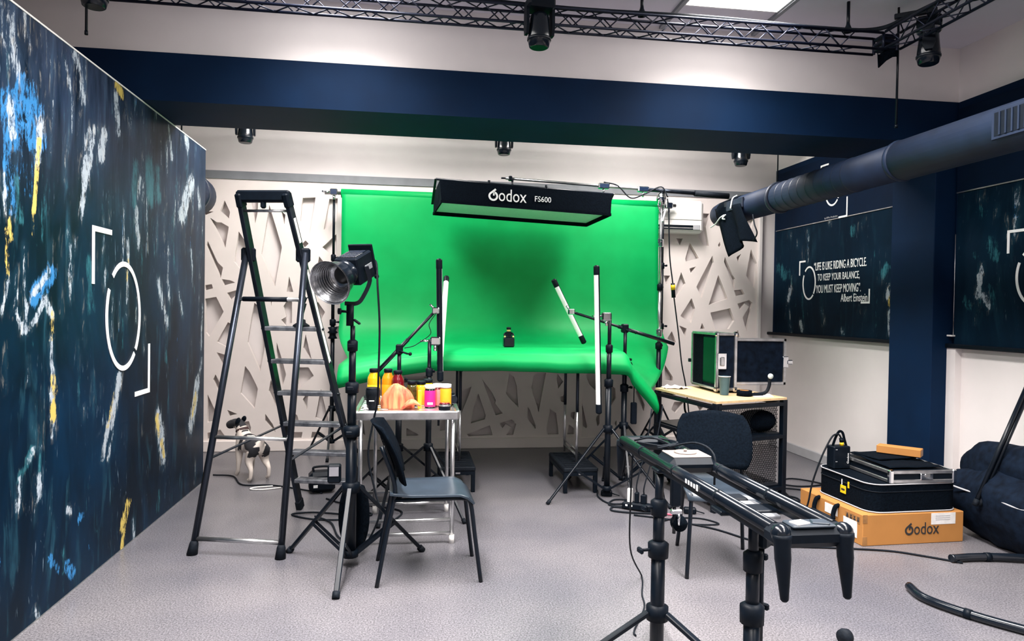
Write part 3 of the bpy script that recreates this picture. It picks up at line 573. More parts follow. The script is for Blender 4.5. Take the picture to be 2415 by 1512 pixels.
# ------------------------------------------------------------------ moving heads
def moving_head():
    t = thing('moving_head_light', '', 'stage light')
    MB().box((0,0,-.03), (.15,.13,.06), bev=.012).build('base', MT['black_plastic'], t, False)
    MB().tube((0,0,0), (0,0,.03), .012, n=8).box((0,.07,.045), (.03,.22,.03), bev=.004).build('clamp', MT['black_metal'], t, False)
    for s in (-1, 1):
        MB().prism([(-.028,0),(.028,0),(.034,-.10),(.02,-.14),(-.02,-.14),(-.034,-.10)], .016, axm((s*.072-.008, 0, -.058), (1,0,0), (0,0,1))).build('yoke_arm', MT['black_plastic'], t, False)
    b = MB().lathe([(0,.0),(.035,0),(.052,-.02),(.056,-.07),(.060,-.11),(.063,-.15),(.054,-.185),(.046,-.19)], Matrix.Translation((0,0,-.075)), 20).build('head', MT['black_gloss'], t, False)
    MB().lathe([(.046,-.185),(.044,-.172),(0,-.168)], Matrix.Translation((0,0,-.075)), 20).build('lens', MT['screen_glass'], b, False)
    MB().lathe([(.0625,-.135),(.066,-.138),(.066,-.150),(.0635,-.153)], Matrix.Translation((0,0,-.075)), 20, cap=False).build('rim', MT['black_metal'], b, False)
    return t
mh = moving_head()
heads = [(.67, 3.80, 3.10, .1, 'black moving head light hanging from the middle of the front truss'), (3.02, 3.76, 3.085, .9, 'black moving head light at the upper right truss corner, with a silver band'),
         (-1.60, 3.80, 3.15, -.15, 'black moving head light at the upper left, cut by the frame'), (-1.43, 6.27, 3.055, .1, 'black moving head light below the navy beam, leftmost of the three'),
         (.80, 6.27, 3.055, 0, 'black moving head light below the navy beam, middle of the three'), (3.06, 6.27, 3.055, -.1, 'black moving head light below the navy beam, rightmost of the three')]
for i, (x, y, z, rz, l) in enumerate(heads):
    o = mh if i == 0 else copy_tree(mh)
    o.location = (x, y, z); o.rotation_euler.z = rz; tag(o, l, None, 'moving head lights'); o['category'] = 'stage light'
    if i == 1:
        o.location = (2.96, 3.72, 3.13)
        MB().lathe([(.06, -.02), (.066, -.025), (.066, -.075), (.06, -.08)], Matrix.Translation((0,0,0)), 18).build('silver_band', MT['aluminium'], o, False)
        MB().path(smooth([(.06,.0,-.12), (.12,-.03,-.13), (.19,-.05,-.15)]), .006).box((.20,-.05,-.15), (.03,.03,.035), bev=.004).build('safety_plug', MT['black_plastic'], o, False)
# ------------------------------------------------------------------ air ducts
t = thing('air_duct', 'round navy ventilation duct along the right wall with a ribbed section', 'duct', (2.95, 4.0, 2.335))
MY = lambda y: axm((2.95, y, 2.345), (0,1,0), (0,0,1))
MB().lathe([(.122, -1.5), (.122, 3.90)], MY(0), 28).build('main_pipe', MT['duct_paint'], t)
pr = [(.112, 3.90)]
y = 3.95
pr = [(.116, 3.90), (.116, 3.93)]
rib = MB().lathe([(.116, 3.92), (.116, 5.32)], MY(0), 28); rib.build('ribbed_sleeve', MT['duct_paint'], t)
for k in range(9):
    yy = 4.36+k*.108
    MB().lathe([(.1145, yy-.006), (.119, yy), (.1145, yy+.006)], MY(0), 28, cap=False).build('rib_ring', MT['duct_line'], t)
for yy, r in ((3.91, .128), (5.35, .130)):
    MB().lathe([(.10, yy-.018), (r-.004, yy-.018), (r, yy), (r-.004, yy+.018), (.10, yy+.018)], MY(0), 28).build('clamp_ring', MT['duct_line'] if yy > 5 else MT['duct_paint'], t)
MB().lathe([(.116, 5.33), (.116, 6.36), (.105, 6.46), (.07, 6.52), (0, 6.55)], MY(0), 28).build('end_pipe', MT['duct_paint'], t)
MB().box((2.830, 5.92, 2.365), (.02, .36, .09), bev=.004).build('vent_opening', MT['duct_line'], t)
g = MB().box((2.832, 2.86, 2.345), (.014, .50, .15), bev=.004).build('grille_frame', MT['duct_paint'], t)
MB().box((2.8265, 2.86, 2.345), (.006, .46, .115)).build('grille_opening', MT['black_plastic'], t)
for k in range(12): MB().box((2.8235, 2.66+k*.036, 2.345), (.008, .009, .112)).build('grille_slat', MT['duct_paint'], t)
def cloth():
    G = []
    for i in range(15):
        u = i/14; row = []
        for j in range(15):
            v = j/14
            yt = 6.28-.52*u; zt = 2.375-.02*u
            yb = 5.93-.36*u; zb = 1.90+.10*u+.06*math.sin(u*math.pi)
            e = v**.85; yy = yt+(yb-yt)*e; zz = zt+(zb-zt)*e
            xx = 2.818-.035*math.sin(u*9+v*2)*(.3+v)+.02*v
            row.append((xx, yy, zz))
        G.append(row)
    t = thing('duct_cloth', 'black cloth tied over the duct end and hanging to a point', 'cloth', (2.83, 5.95, 1.9))
    MB().sheet(G, .005).build('cloth', MT['black_cloth'], t)
    MB().lathe([(.1175, 5.93), (.121, 5.98), (.121, 6.2), (.1175, 6.3)], MY(0), 24).build('wrap', MT['black_cloth'], t)
    for pts in ([(2.80, 6.33, 2.21), (2.79, 6.2, 2.23), (2.785, 6.1, 2.27), (2.80, 6.05, 2.29)], [(2.80, 6.02, 2.29), (2.79, 6.06, 2.26), (2.80, 6.03, 2.25)], [(2.80, 5.92, 2.33), (2.82, 5.925, 2.42), (2.86, 5.92, 2.45)]):
        MB().path(smooth(pts), .006).build('white_tie', MT['white_print'], t)
    MB().path(smooth([(2.86, 5.62, 2.24), (2.84, 5.55, 2.15), (2.85, 5.52, 2.07), (2.86, 5.60, 2.02)]), .006).build('cord', MT['black_rubber'], t)
cloth()
t = thing('air_duct', 'dark navy duct end peeking out behind the mural panel', 'duct', (-1.82, 6.0, 2.33))
ML = lambda y: axm((-1.85, y, 2.335), (0,1,0), (0,0,1))
MB().lathe([(.175, 3.0), (.175, 6.2), (.165, 6.36), (.13, 6.46), (0, 6.50)], ML(0), 28).build('pipe', MT['duct_paint'], t)
MB().lathe([(.17, 6.10), (.181, 6.11), (.181, 6.14), (.17, 6.15)], ML(0), 28).build('clamp_ring', MT['duct_line'], t)
# ------------------------------------------------------------------ air conditioner
t = thing('air_conditioner', 'white wall-mounted air conditioner on the lattice wall beside the backdrop', 'air conditioner', (2.63, 6.98, 2.20))
MB().box((2.63, 6.90, 2.375), (.62, .18, .33), bev=.03).build('casing', MT['white_plastic'], t)
MB().box((2.63, 6.806, 2.43), (.56, .008, .18), bev=.003).build('front_panel', MT['white_plastic'], t)
for z in (2.275, 2.248): MB().box((2.59, 6.808, z), (.46, .012, .012 if z < 2.26 else .02)).build('air_slot', MT['black_plastic'], t)
MB().box((2.86, 6.808, 2.265), (.07, .012, .05), bev=.003).build('display', MT['baseboard_grey'], t)
# ------------------------------------------------------------------ green paper backdrop
def backdrop():
    t = thing('green_backdrop', 'green chroma key paper sweeping from its roll over a raised table', 'backdrop', (.87, 6.6, 0))
    prof = [(6.70, 2.47), (6.685, 2.42), (6.68, 2.2), (6.675, 1.9), (6.66, 1.6), (6.62, 1.38), (6.54, 1.22), (6.40, 1.125), (6.20, 1.10), (5.9, 1.095), (5.6, 1.095), (5.40, 1.095), (5.30, 1.09), (5.23, 1.07), (5.185, 1.03), (5.165, .995), (5.175, .955), (5.21, .925)]
    P = smooth([(0, a, b) for a, b in prof], 4); N = len(P); G = []
    C = 72
    for i, p in enumerate(P):
        row = []; f = i/(N-1); onT = max(0, min(1, (6.5-p.y)/.5))
        for j in range(C+1):
            x = -.66+3.07*j/C; y, z = p.y, p.z
            xx = x+.13*onT*max(0, (1.6-x)/2.26)
            # sideways droop where the table ends
            if x < .12: z -= onT*.10*((.12-x)/.7)**1.4
            if x > 1.62:
                near = max(0, min(1, (6.35-p.y)/1.0)); d = (x-1.62)*(1-.40*near); xx = 1.62+d
                k = onT*(.25+.75*near)
                a = min(d/.10, 1)*.80*k
                z -= d*math.sin(a)*.95; xx = 1.62+d-d*(1-math.cos(a))*.85-d*.12*near
                y += d*.12*near
            y += .006*math.sin(x*3.1+z*2.4)*(1-onT)+.004*noise.noise(Vector((x*3, z*4, 1)))
            z += onT*.006*noise.noise(Vector((x*4, y*5, 3)))
            if i > N*.78: z += .012*math.sin(x*2.0+1); y += .012*math.sin(x*2.6)
            row.append((xx, y, z))
        G.append(row)
    MB().sheet(G, .0015).build('paper_sweep', MT['green_paper'], t)
    MB().tube((-.67, 6.725, 2.465), (2.42, 6.725, 2.465), .042, n=24).build('paper_roll', MT['green_paper'], t)
    MB().tube((-.82, 6.725, 2.465), (2.60, 6.725, 2.465), .018, n=12).build('crossbar', MT['aluminium'], t)
backdrop()
def super_clamp(m, p):
    p = Vector(p); m.box(p, (.07,.05,.06), bev=.008); m.tube(p+Vector((-.03,0,0)), p+Vector((-.10,0,0)), .008, n=8); m.box(p+Vector((-.10,0,0)), (.012,.05,.018), bev=.003); m.tube(p-Vector((0,0,.03)), p-Vector((0,0,.07)), .012, n=8)
    return m
# ------------------------------------------------------------------ tripod stands
def stand(name, label, x, y, rz, h, R, c1, c0=.05, r=.012, mt='black_metal', group='light stands', upper='black_metal', cat='light stand', legw=.020, joints=(.40, .70), foot_up=0):
    t = thing(name, label, cat, (x, y, 0), rz, group)
    zs = [c0]+[c1+(h-c1)*j for j in joints]+[h]
    for i in range(len(zs)-1):
        MB().tube((0,0,zs[i]-(.03 if i else 0)), (0,0,zs[i+1]), r*(1.5-.28*i), n=14).build('pole_section', MT[mt if i < 1 else upper], t, False)
    for i in range(1, len(zs)-1):
        q = r*(1.5-.28*(i-1))
        MB().lathe([(q*.9,-.035),(q*1.45,-.03),(q*1.5,.02),(q*.9,.03)], Matrix.Translation((0,0,zs[i])), 14).build('joint_collar', MT['black_plastic'], t, False)
        MB().tube((0,0,zs[i]), (q*2.6,0,zs[i]), .006, n=8).box((q*2.9,0,zs[i]), (.014,.034,.02), bev=.004).build('knob', MT['black_plastic'], t, False)
    MB().lathe([(r,-.03),(r*2.4,-.028),(r*2.4,.02),(r,.03)], Matrix.Translation((0,0,c1)), 14).build('upper_collar', MT['black_plastic'], t, False)
    MB().lathe([(r,-.02),(r*2.2,-.018),(r*2.2,.015),(r,.02)], Matrix.Translation((0,0,c0+.02)), 14).build('lower_collar', MT['black_plastic'], t, False)
    for k in range(3):
        a = 2*math.pi*k/3; u = Vector((math.cos(a), math.sin(a), 0))
        p0 = u*r*2.2+Vector((0,0,c1)); p1 = u*R+Vector((0,0,.012))
        l = MB().bar(p0, p1, legw, legw*.75, bev=.003).build('leg', MT[mt], t, False)
        MB().tube(p1-(p1-p0).normalized()*.02, p1+(p1-p0).normalized()*.012, legw*.72, n=10).build('rubber_foot', MT['black_rubber'], l, False)
        mid = p0.lerp(p1, .55)
        for s in (-1, 1):
            o = Vector((-u.y, u.x, 0))*legw*.6*s
            MB().bar(u*r*1.8+Vector((0,0,c0+.02))+o, mid+o, .004, legw*.7).build('brace', MT[mt], t, False)
    return t
stand('backdrop_stand', 'black backdrop stand at the left edge of the green paper', -.735, 6.725, .5, 2.47, .27, .45, .12, .013, group='backdrop stands')
solo('grip_clamp', super_clamp(MB(), (-.735, 6.70, 2.47)), MT['chrome'], 'chrome clamp at the top of the left backdrop stand', 'clamp', 'grip clamps')
solo('spool_clamp', MB().lathe([(.014,0),(.045,.005),(.03,.03),(.03,.05),(.05,.06),(.03,.08),(.045,.11),(.014,.115)], Matrix.Translation((-.735, 6.725, 1.10)), 16), MT['black_plastic'], 'black spool clamp on the left backdrop stand', 'clamp')
stand('backdrop_stand', 'black backdrop stand right of the green paper, in front of the air conditioner', 2.47, 6.725, .2, 2.47, .27, .45, .12, .013, group='backdrop stands')
solo('grip_clamp', super_clamp(MB(), (2.52, 6.70, 2.46)), MT['chrome'], 'chrome clamp at the top of the right backdrop stand', 'clamp', 'grip clamps')
# ------------------------------------------------------------------ raised folding table + step stools
t = thing('folding_table', 'white folding table under the green paper, standing on two step stools', 'table', (.86, 5.6, .2))
MB().box((.87, 5.64, 1.065), (1.50, .70, .035), bev=.008).build('table_top', MT['white_plastic'], t)
for x, ya, yb in ((1.30, 5.38, 5.82), (.385, 5.52, 5.92)):
    for y in (ya, yb):
        l = MB().tube((x, y, .20), (x, y, .62), .011, n=10).build('leg', MT['aluminium'], t)
        MB().tube((x, y, .60), (x, y, 1.05), .0125, n=10).build('leg_sleeve', MT['ladder_dark'], l)
    MB().tube((x, ya, .26), (x, yb, .26), .010, n=10).tube((x, ya, .30), (x, yb, .30), .006, n=8).build('leg_crossbar', MT['aluminium'], t)
    for y in (ya, yb):
        s = -1 if x > 1 else 1
        MB().bar((x, y, .90), (x+s*.22, y, 1.05), .014, .008).build('folding_brace', MT['ladder_dark'], t)
def stool(label, x, y, rz=0):
    t = thing('step_stool', label, 'step stool', (x, y, 0), rz, 'black step stools')
    MB().box((0,0,.180), (.27,.60,.035), bev=.008).build('tread_plate', MT['black_rubber'], t, False)
    for k in range(9): MB().box((0,-.25+k*.0625,.2005), (.22,.024,.005), bev=.002).build('grip_ridge', MT['black_rubber'], t, False)
    for sx in (-1, 1):
        MB().box((sx*.125,0,.15), (.018,.56,.03)).build('side_apron', MT['black_plastic'], t, False)
        for sy in (-1, 1): MB().box((sx*.118,sy*.275,.085), (.03,.035,.17), bev=.004).build('leg', MT['black_plastic'], t, False)
    for sy in (-1, 1): MB().box((0,sy*.285,.15), (.22,.018,.03)).build('end_apron', MT['black_plastic'], t, False)
    MB().box((.0,-.2955,.150), (.035,.003,.012)).build('badge', MT['aluminium'], t, False)
stool('black ribbed step stool under the right legs of the green-covered table', 1.295, 5.50)
stool('black ribbed step stool under the left legs of the green-covered table', .36, 5.60)
# ------------------------------------------------------------------ softbox on its boom
t = thing('softbox', 'long black rectangular softbox hanging over the green paper, white diffuser below', 'softbox', (.93, 6.12, 2.2))
def sbp(u, v, w): # u along X 0..1, v depth 0..1, w up
    return Vector((.23-.05*v+(1.45-.02*v)*u, 5.85+.57*v, 2.29-.06*u+w-.03*v))
prof = [(0, .0), (.145, .0)]
def quadsolid(m, a, b, c, d, th):
    a, b, c, d = map(Vector, (a, b, c, d)); n = (b-a).cross(d-a).normalized()*th
    return m.add([a, b, c, d, a+n, b+n, c+n, d+n], [(0,3,2,1),(4,5,6,7),(0,1,5,4),(1,2,6,5),(2,3,7,6),(3,0,4,7)])
H = .175
quadsolid(MB(), sbp(0,0,0), sbp(1,0,0), sbp(1.01,.03,H), sbp(-.01,.03,H), -.006).build('front_panel', MT['black_cloth'], t)
quadsolid(MB(), sbp(0,1,0), sbp(1,1,0), sbp(1.0,.97,H), sbp(0,.97,H), .006).build('rear_panel', MT['black_cloth'], t)
quadsolid(MB(), sbp(0,0,0), sbp(0,1,0), sbp(0,.97,H), sbp(-.01,.03,H), .006).build('side_panel', MT['black_cloth'], t)
quadsolid(MB(), sbp(1,0,0), sbp(1,1,0), sbp(1,.97,H), sbp(1.01,.03,H), -.006).build('side_panel', MT['black_cloth'], t)
quadsolid(MB(), sbp(-.01,.03,H), sbp(1.01,.03,H), sbp(1,.97,H), sbp(0,.97,H), .006).build('top_panel', MT['black_cloth'], t)
quadsolid(MB(), sbp(.005,.012,.022), sbp(.995,.012,.022), sbp(.995,.988,.022), sbp(.005,.988,.022), .003).build('diffuser', MT['softbox_cloth'], t)
for a, b in (((0,0,0),(1,0,0)), ((0,1,0),(1,1,0)), ((0,0,0),(0,1,0)), ((1,0,0),(1,1,0))): MB().bar(sbp(*a), sbp(*b), .012, .022).build('rim', MT['black_cloth'], t)
MB().tube(sbp(-.03,.1,H+.02), sbp(1.03,.1,H+.012), .011, n=10).build('yoke_bar', MT['black_metal'], t)
for u in (-.03, 1.03): MB().bar(sbp(u,.1,H+.02), sbp(u,.5,.03), .02, .008).build('yoke_arm', MT['black_metal'], t)
for u in (.28, .62): MB().tube(sbp(u,.1,H+.01), sbp(u,.1,H+.045), .011, n=10).build('clip_knob', MT['black_plastic'], t)
logotype(sbp(.272,-.004,.040)+Vector((0,-.001,0)), sbp(1,0,0)-sbp(0,0,0), (0,0,1), .32, .105, MT['white_print'], t, .003)
text('lettering', 'FS600', sbp(.542,-.004,.060), sbp(1,0,0)-sbp(0,0,0), (0,0,1), MT['white_print'], t, width=.140, height=.046, th=.003)
t = thing('boom_arm', 'chrome boom arm carrying the softbox, with a black counterweight grip', 'boom arm', (2.2, 6.08, 2.46))
bp = lambda u: Vector((.80+2.0*u, 6.12-.07*u, 2.555-.09*u))
MB().tube(bp(0), bp(.86), .012, n=12).build('arm_tube', MT['aluminium'], t)
MB().tube(bp(.62), bp(.87), .017, n=12).build('outer_tube', MT['ladder_dark'], t)
MB().tube(bp(.86), bp(1.02), .026, n=14).build('counterweight_grip', MT['black_rubber'], t)
MB().tube(bp(0)+Vector((-.04,0,0)), bp(0), .008, n=8).box(bp(.02), (.03,.05,.04), bev=.005).tube(bp(.03), bp(.03)-Vector((0,0,.10)), .010, n=10).build('end_bracket', MT['black_metal'], t)
for u in (.44, .62): MB().box(bp(u), (.10,.05,.05), bev=.008).tube(bp(u)-Vector((0,0,.02)), bp(u)-Vector((0,0,.07)), .010, n=8).build('boom_clamp', MT['chrome'], t)
MB().path(smooth([bp(.44)+Vector((0,0,.035)), bp(.50)+Vector((0,-.02,.01)), bp(.56)+Vector((0,-.02,-.09)), bp(.62)+Vector((0,-.03,-.05)), bp(.70)+Vector((0,-.02,.03)), bp(.73)+Vector((0,-.03,-.06))]), .006).build('power_cord', MT['black_rubber'], t)
t = stand('century_stand', 'tall chrome and black stand holding the softbox boom, beside the backdrop', 2.215, 6.08, .9, 2.40, .33, .36, .10, .014, upper='aluminium', group=None, joints=(.36, .62))
MB().lathe([(0,-.03),(.05,-.03),(.06,0),(.05,.03),(0,.03)], axm((0,0,2.42), (0,1,0)), 20).build('grip_head', MT['chrome'], t, False)
MB().path(smooth([(.07,0,2.40), (.075,.0,2.33), (.0,0,2.28), (-.075,0,2.33), (-.07,0,2.40)]), .007).build('head_yoke', MT['chrome'], t, False)
MB().bar((0,-.04,2.32), (-.11,-.05,2.20), .018, .010, bev=.003).build('locking_handle', MT['aluminium'], t, False)
for z, s in ((2.02, -1), (1.21, -1)): MB().box((s*.02,-.01,z), (.05,.04,.07), bev=.006).tube((s*.03,-.01,z+.01), (s*.075,-.01,z+.01), .009, n=8).box((s*.08,-.01,z+.01), (.012,.02,.05), bev=.004).build('stand_clamp', MT['chrome'], t, False)
t = thing('cable', 'black power cord with a yellow connector hanging beside the softbox stand', 'cable', (2.33, 6.05, .9))
pts = smooth([(2.26, 6.05, 2.42), (2.275, 6.05, 2.30), (2.29, 6.05, 1.92), (2.325, 6.05, 1.66), (2.335, 6.05, 1.56), (2.39, 6.05, 1.19), (2.42, 6.04, .93), (2.46, 6.02, .70), (2.5, 6.0, .3), (2.52, 6.0, .01)], 6)
MB().path(pts, .006).build('cord', MT['black_rubber'], t)
MB().tube((2.325, 6.05, 1.66), (2.336, 6.05, 1.53), .018, n=12).build('socket', MT['black_plastic'], t)
MB().tube((2.3265, 6.05, 1.645), (2.330, 6.05, 1.60), .0205, n=12).build('yellow_collar', MT['yellow_plastic'], t)
# ------------------------------------------------------------------ tube lights
def tube_light(label, p0, p1, face):
    p0, p1 = Vector(p0), Vector(p1); L = (p1-p0).length; d = (p1-p0).normalized()
    t = thing('tube_light', label, 'tube light', p0 if p0.z < p1.z else p1, group='LED tube lights')
    f = Vector(face); f = (f-d*f.dot(d)).normalized(); s = d.cross(f)
    M = Matrix((f, s, d)).transposed().to_4x4(); M.translation = p0
    MB().lathe([(.021, .07), (.021, L-.07)], M, 12, -math.pi/2, math.pi/2).build('diffuser', MT['tube_diffuser'], t)
    MB().lathe([(.0215, .07), (.0215, L-.07)], M, 12, math.pi/2, 3*math.pi/2).build('housing', MT['black_metal'], t)
    for a, b in ((0, .08), (L-.08, L)): MB().lathe([(.010, a), (.022, a+.008), (.023, a+.015), (.023, b-.015), (.022, b-.008), (.010, b)], M, 16).build('end_cap', MT['black_plastic'], t)
tube_light('upright LED tube seen mostly from its black back, left of the toy figure', (.185, 5.0, 1.755), (.205, 5.0, .88), (.45, .75, 0))
tube_light('slim tilted white LED tube behind the black upright one', (.275, 5.75, 1.66), (.20, 5.0, 1.0), (.2, -1, 0))
tube_light('slanted white LED tube leaning over the green table, right of the toy figure', (1.165, 5.75, 1.66), (1.43, 5.70, 1.125), (-.75, -.55, 0))
tube_light('upright white LED tube on the right, in front of the green paper', (1.335, 5.0, 1.735), (1.372, 5.0, .64), (-.9, -.3, 0))
def boom(label, p0, p1, pc, r=.011):
    t = thing('boom_arm', label, 'boom arm', pc)
    p0, p1, pc = Vector(p0), Vector(p1), Vector(pc)
    MB().tube(p0, p1, r, n=10).build('arm_tube', MT['black_metal'], t)
    MB().tube(p0.lerp(p1, .45), p1, r*1.35, n=10).build('outer_tube', MT['black_metal'], t)
    MB().box(pc, (.05,.06,.07), bev=.008).build('pivot_clamp', MT['black_plastic'], t)
    MB().tube(pc+Vector((0,-.03,-.01)), pc+Vector((.06,-.05,-.03)), .007, n=8).ball(pc+Vector((.075,-.05,-.03)), .013).build('clamp_knob', MT['black_plastic'], t)
    MB().box(p0, (.05,.04,.045), bev=.006).tube(p0, p0+Vector((-.04,0,.045)), .008, n=8).build('end_clamp', MT['chrome'], t)
    return t
b = boom('black boom arm slanting up to the left pair of LED tubes', (.165, 4.98, 1.385), (-.255, 4.98, .93), (-.085, 4.98, 1.11))
MB().path(smooth([(.17, 4.96, 1.37), (.12, 4.95, 1.29), (.13, 4.95, 1.22), (.04, 4.95, 1.15), (.0, 4.95, 1.13), (-.05, 4.95, 1.12)], 5), .003).build('cord', MT['black_rubber'], b)
stand('light_stand', 'black stand behind the snack table carrying the left boom arm', -.085, 4.98, .3, 1.10, .50, .42, .06, .015)
stand('light_stand', 'black stand holding the upright black LED tube, left of the toy figure', .125, 4.98, 1.0, 1.18, .50, .42, .06, .014)
solo('grip_clamp', super_clamp(MB(), (.165, 4.98, 1.17)), MT['chrome'], 'chrome clamp gripping the black upright LED tube', 'clamp', 'grip clamps')
boom('black boom arm sloping across two stands on the right', (1.235, 5.36, 1.39), (2.08, 5.36, 1.145), (1.67, 5.36, 1.265))
stand('light_stand', 'black stand under the pivot of the right boom arm', 1.67, 5.345, .35, 1.24, .48, .50, .06, .015)
stand('light_stand', 'black stand holding the upright white LED tube on the right', 1.465, 5.08, 1.35, 1.38, .50, .52, .05, .015)
solo('grip_clamp', super_clamp(MB(), (1.43, 5.05, 1.36)), MT['chrome'], 'chrome clamp between the upright white LED tube and its stand', 'clamp', 'grip clamps')
m = MB().box((1.735, 5.30, .60), (.045,.035,.17), bev=.006)
m.path(smooth([(1.735,5.30,.68), (1.73,5.29,.85), (1.70,5.27,1.0), (1.62,5.25,.98), (1.60,5.25,.92), (1.66,5.27,.90)]), .004)
solo('power_adapter', m, MT['black_plastic'], 'black power adapter brick hanging on the right boom stand', 'adapter')
# toy figure
t = thing('toy_figure', 'small blocky toy figure in black seated on a black cube, on the green paper', 'toy figure', (.775, 5.6, 1.097))
MB().box((.775, 5.6, 1.137), (.088, .08, .078), bev=.008).build('cube_seat', MT['black_gloss'], t)
MB().prism([(-.026,0),(.026,0),(.02,.045),(-.02,.045)], .03, axm((.775, 5.615, 1.176), (0,-1,0), (0,0,1))).build('torso', MT['black_plastic'], t)
for s in (-1, 1):
    MB().path([(.775+s*.022, 5.6, 1.212), (.775+s*.036, 5.595, 1.20), (.775+s*.034, 5.575, 1.186)], .008).build('arm', MT['black_plastic'], t)
    MB().ball((.775+s*.034, 5.572, 1.182), .008).build('hand', MT['skin_yellow'], t)
    MB().box((.775+s*.013, 5.585, 1.178), (.022, .04, .018), bev=.003).build('leg', MT['black_plastic'], t)
MB().lathe([(.010, 0), (.016, .004), (.016, .024), (.011, .028)], Matrix.Translation((.775, 5.6, 1.221)), 16).build('head', MT['skin_yellow'], t)
MB().lathe([(.0185, 0), (.0185, .016), (.012, .02), (0, .02)], Matrix.Translation((.775, 5.6, 1.239)), 16).build('hat', MT['black_plastic'], t)
# ------------------------------------------------------------------ step ladder
def ladder():
    t = thing('step_ladder', 'tall dark aluminium step ladder standing beside the mural panel', 'ladder', (-.74, 4.5, 0))
    W = Vector((.47, -.11, 0)).normalized()
    footT = Vector((-.525, 4.925, 0)); footS = Vector((-.955, 4.055, 0)); hinge = Vector((-.815, 4.37, 1.72))
    dirT = (hinge-footT)/1.72; dirS = (hinge-footS)/1.72
    half = lambda z: .228-.042*z
    def T(s, z): return footT+dirT*z+W*s*half(z)
    def S(s, z): return footS+dirS*z+W*s*(half(z)+.028)
    N = W.cross(dirT.normalized())
    for s in (-1, 1):
        MB().bar(T(s, .03), T(s, 2.03), .026, .062, up=N, bev=.003).build('rail', MT['ladder_dark'], t)
        MB().bar(T(s, 0), T(s, .07), .036, .072, up=N, bev=.006).build('rail_foot', MT['black_rubber'], t)
        MB().tube(S(s, .03), S(s, 1.72), .019, n=14).build('support_leg', MT['ladder_dark'], t)
        MB().lathe([(.0, 0), (.030, 0), (.024, .06), (.019, .075)], axm(S(s, 0), S(s, 1)-S(s, 0)), 14).build('leg_foot', MT['black_rubber'], t)
        h = S(s, 1.715)
        MB().bar(h-W*s*.014-Vector((0,0,.05)), h-W*s*.014+Vector((0,0,.035)), .026, .085, bev=.01).build('hinge_bracket', MT['black_plastic'], t)
        MB().bar(T(s, 1.98), T(s, 2.06), .036, .076, up=N, bev=.008).build('rail_cap', MT['black_plastic'], t)
        if s > 0:
            for za, zb in ((1.78, 1.92), (1.05, 1.62)):
                MB().bar(T(s, za)+W*.0135-dirT*0, T(s, zb)+W*.0135, .002, .03, up=N).build('warning_sticker', MT['white_paper'], t)
                MB().bar(T(s, za)-N*.0325, T(s, zb)-N*.0325, .018, .001, up=N).build('warning_sticker', MT['white_paper'], t)
    a, b = T(-1, 2.04), T(1, 2.04)
    MB().bar(a-W*.02, b+W*.02, .05, .07, bev=.012).build('top_handle', MT['black_plastic'], t)
    MB().box((a+b)/2-Vector((0,0,.045)), (.03,.03,.05), bev=.008).build('hook', MT['black_plastic'], t)
    MB().tube(T(-1, 1.96), T(1, 1.96), .008, n=8).build('top_rod', MT['aluminium'], t)
    fwd = Vector((-W.y, W.x, 0))
    for z in (1.26, 1.05, .84, .63, .425, .22):
        c = (T(-1, z)+T(1, z))/2; w = half(z)*2-.02; R = Matrix((W, Vector((-W.y, W.x, 0)), Vector((0,0,1)))).transposed()
        st = MB().box(c+Vector((0,0,.0)), (w, .085, .026), R, bev=.004).build('tread', MT['ladder_light'], t)
        for k in range(4): MB().box(c+fwd*(-.03+.02*k)+Vector((0,0,.0145)), (w-.03, .006, .003), R).build('tread_rib', MT['ladder_light'], st)
        for s in (-1, 1): MB().tube(T(s, z)-W*s*.005, T(s, z)+W*s*.026, .008, n=8).build('rivet', MT['black_metal'], t)
    for z, r in ((1.44, .012), (.64, .011), (.085, .013)):
        MB().tube(S(-1, z), S(1, z), r, n=12).build('support_crossbar', MT['aluminium'], t)
    MB().tube(S(-1, 1.44).lerp(S(1, 1.44), .08), S(-1, 1.44).lerp(S(1, 1.44), .78), .0145, n=12).build('crossbar_sleeve', MT['black_plastic'], t)
    MB().bar(S(-1, .52), T(-1, .62), .022, .008, bev=.002).build('spreader_bar', MT['black_metal'], t)
    MB().bar(S(1, .52), T(1, .62), .022, .008, bev=.002).build('spreader_bar', MT['black_metal'], t)
    # suction mount standing on the top tread
    c = (T(-1, 1.26)+T(1, 1.26))/2+W*.055+Vector((0,0,.0165))
    q = thing('suction_mount', 'black suction cup mount with a ball joint on the top ladder tread', 'mount', c)
    MB().lathe([(0,0),(.052,0),(.050,.008),(.028,.022),(.026,.04),(.012,.046),(0,.046)], None, 18).build('suction_base', MT['black_rubber'], q, False)
    MB().tube((0,0,.04), (0,0,.075), .007, n=8).ball((0,0,.078), .013).build('ball_joint', MT['black_metal'], q, False)
    MB().tube((0,0,.085), (.016,0,.145), .017, n=12).tube((.016,0,.145), (.03,0,.18), .007, n=8).bar((.03,0,.17), (.012,0,.20), .010, .006).bar((.03,0,.175), (.045,0,.185), .01, .006).build('clamp_head', MT['black_plastic'], q, False)
ladder()
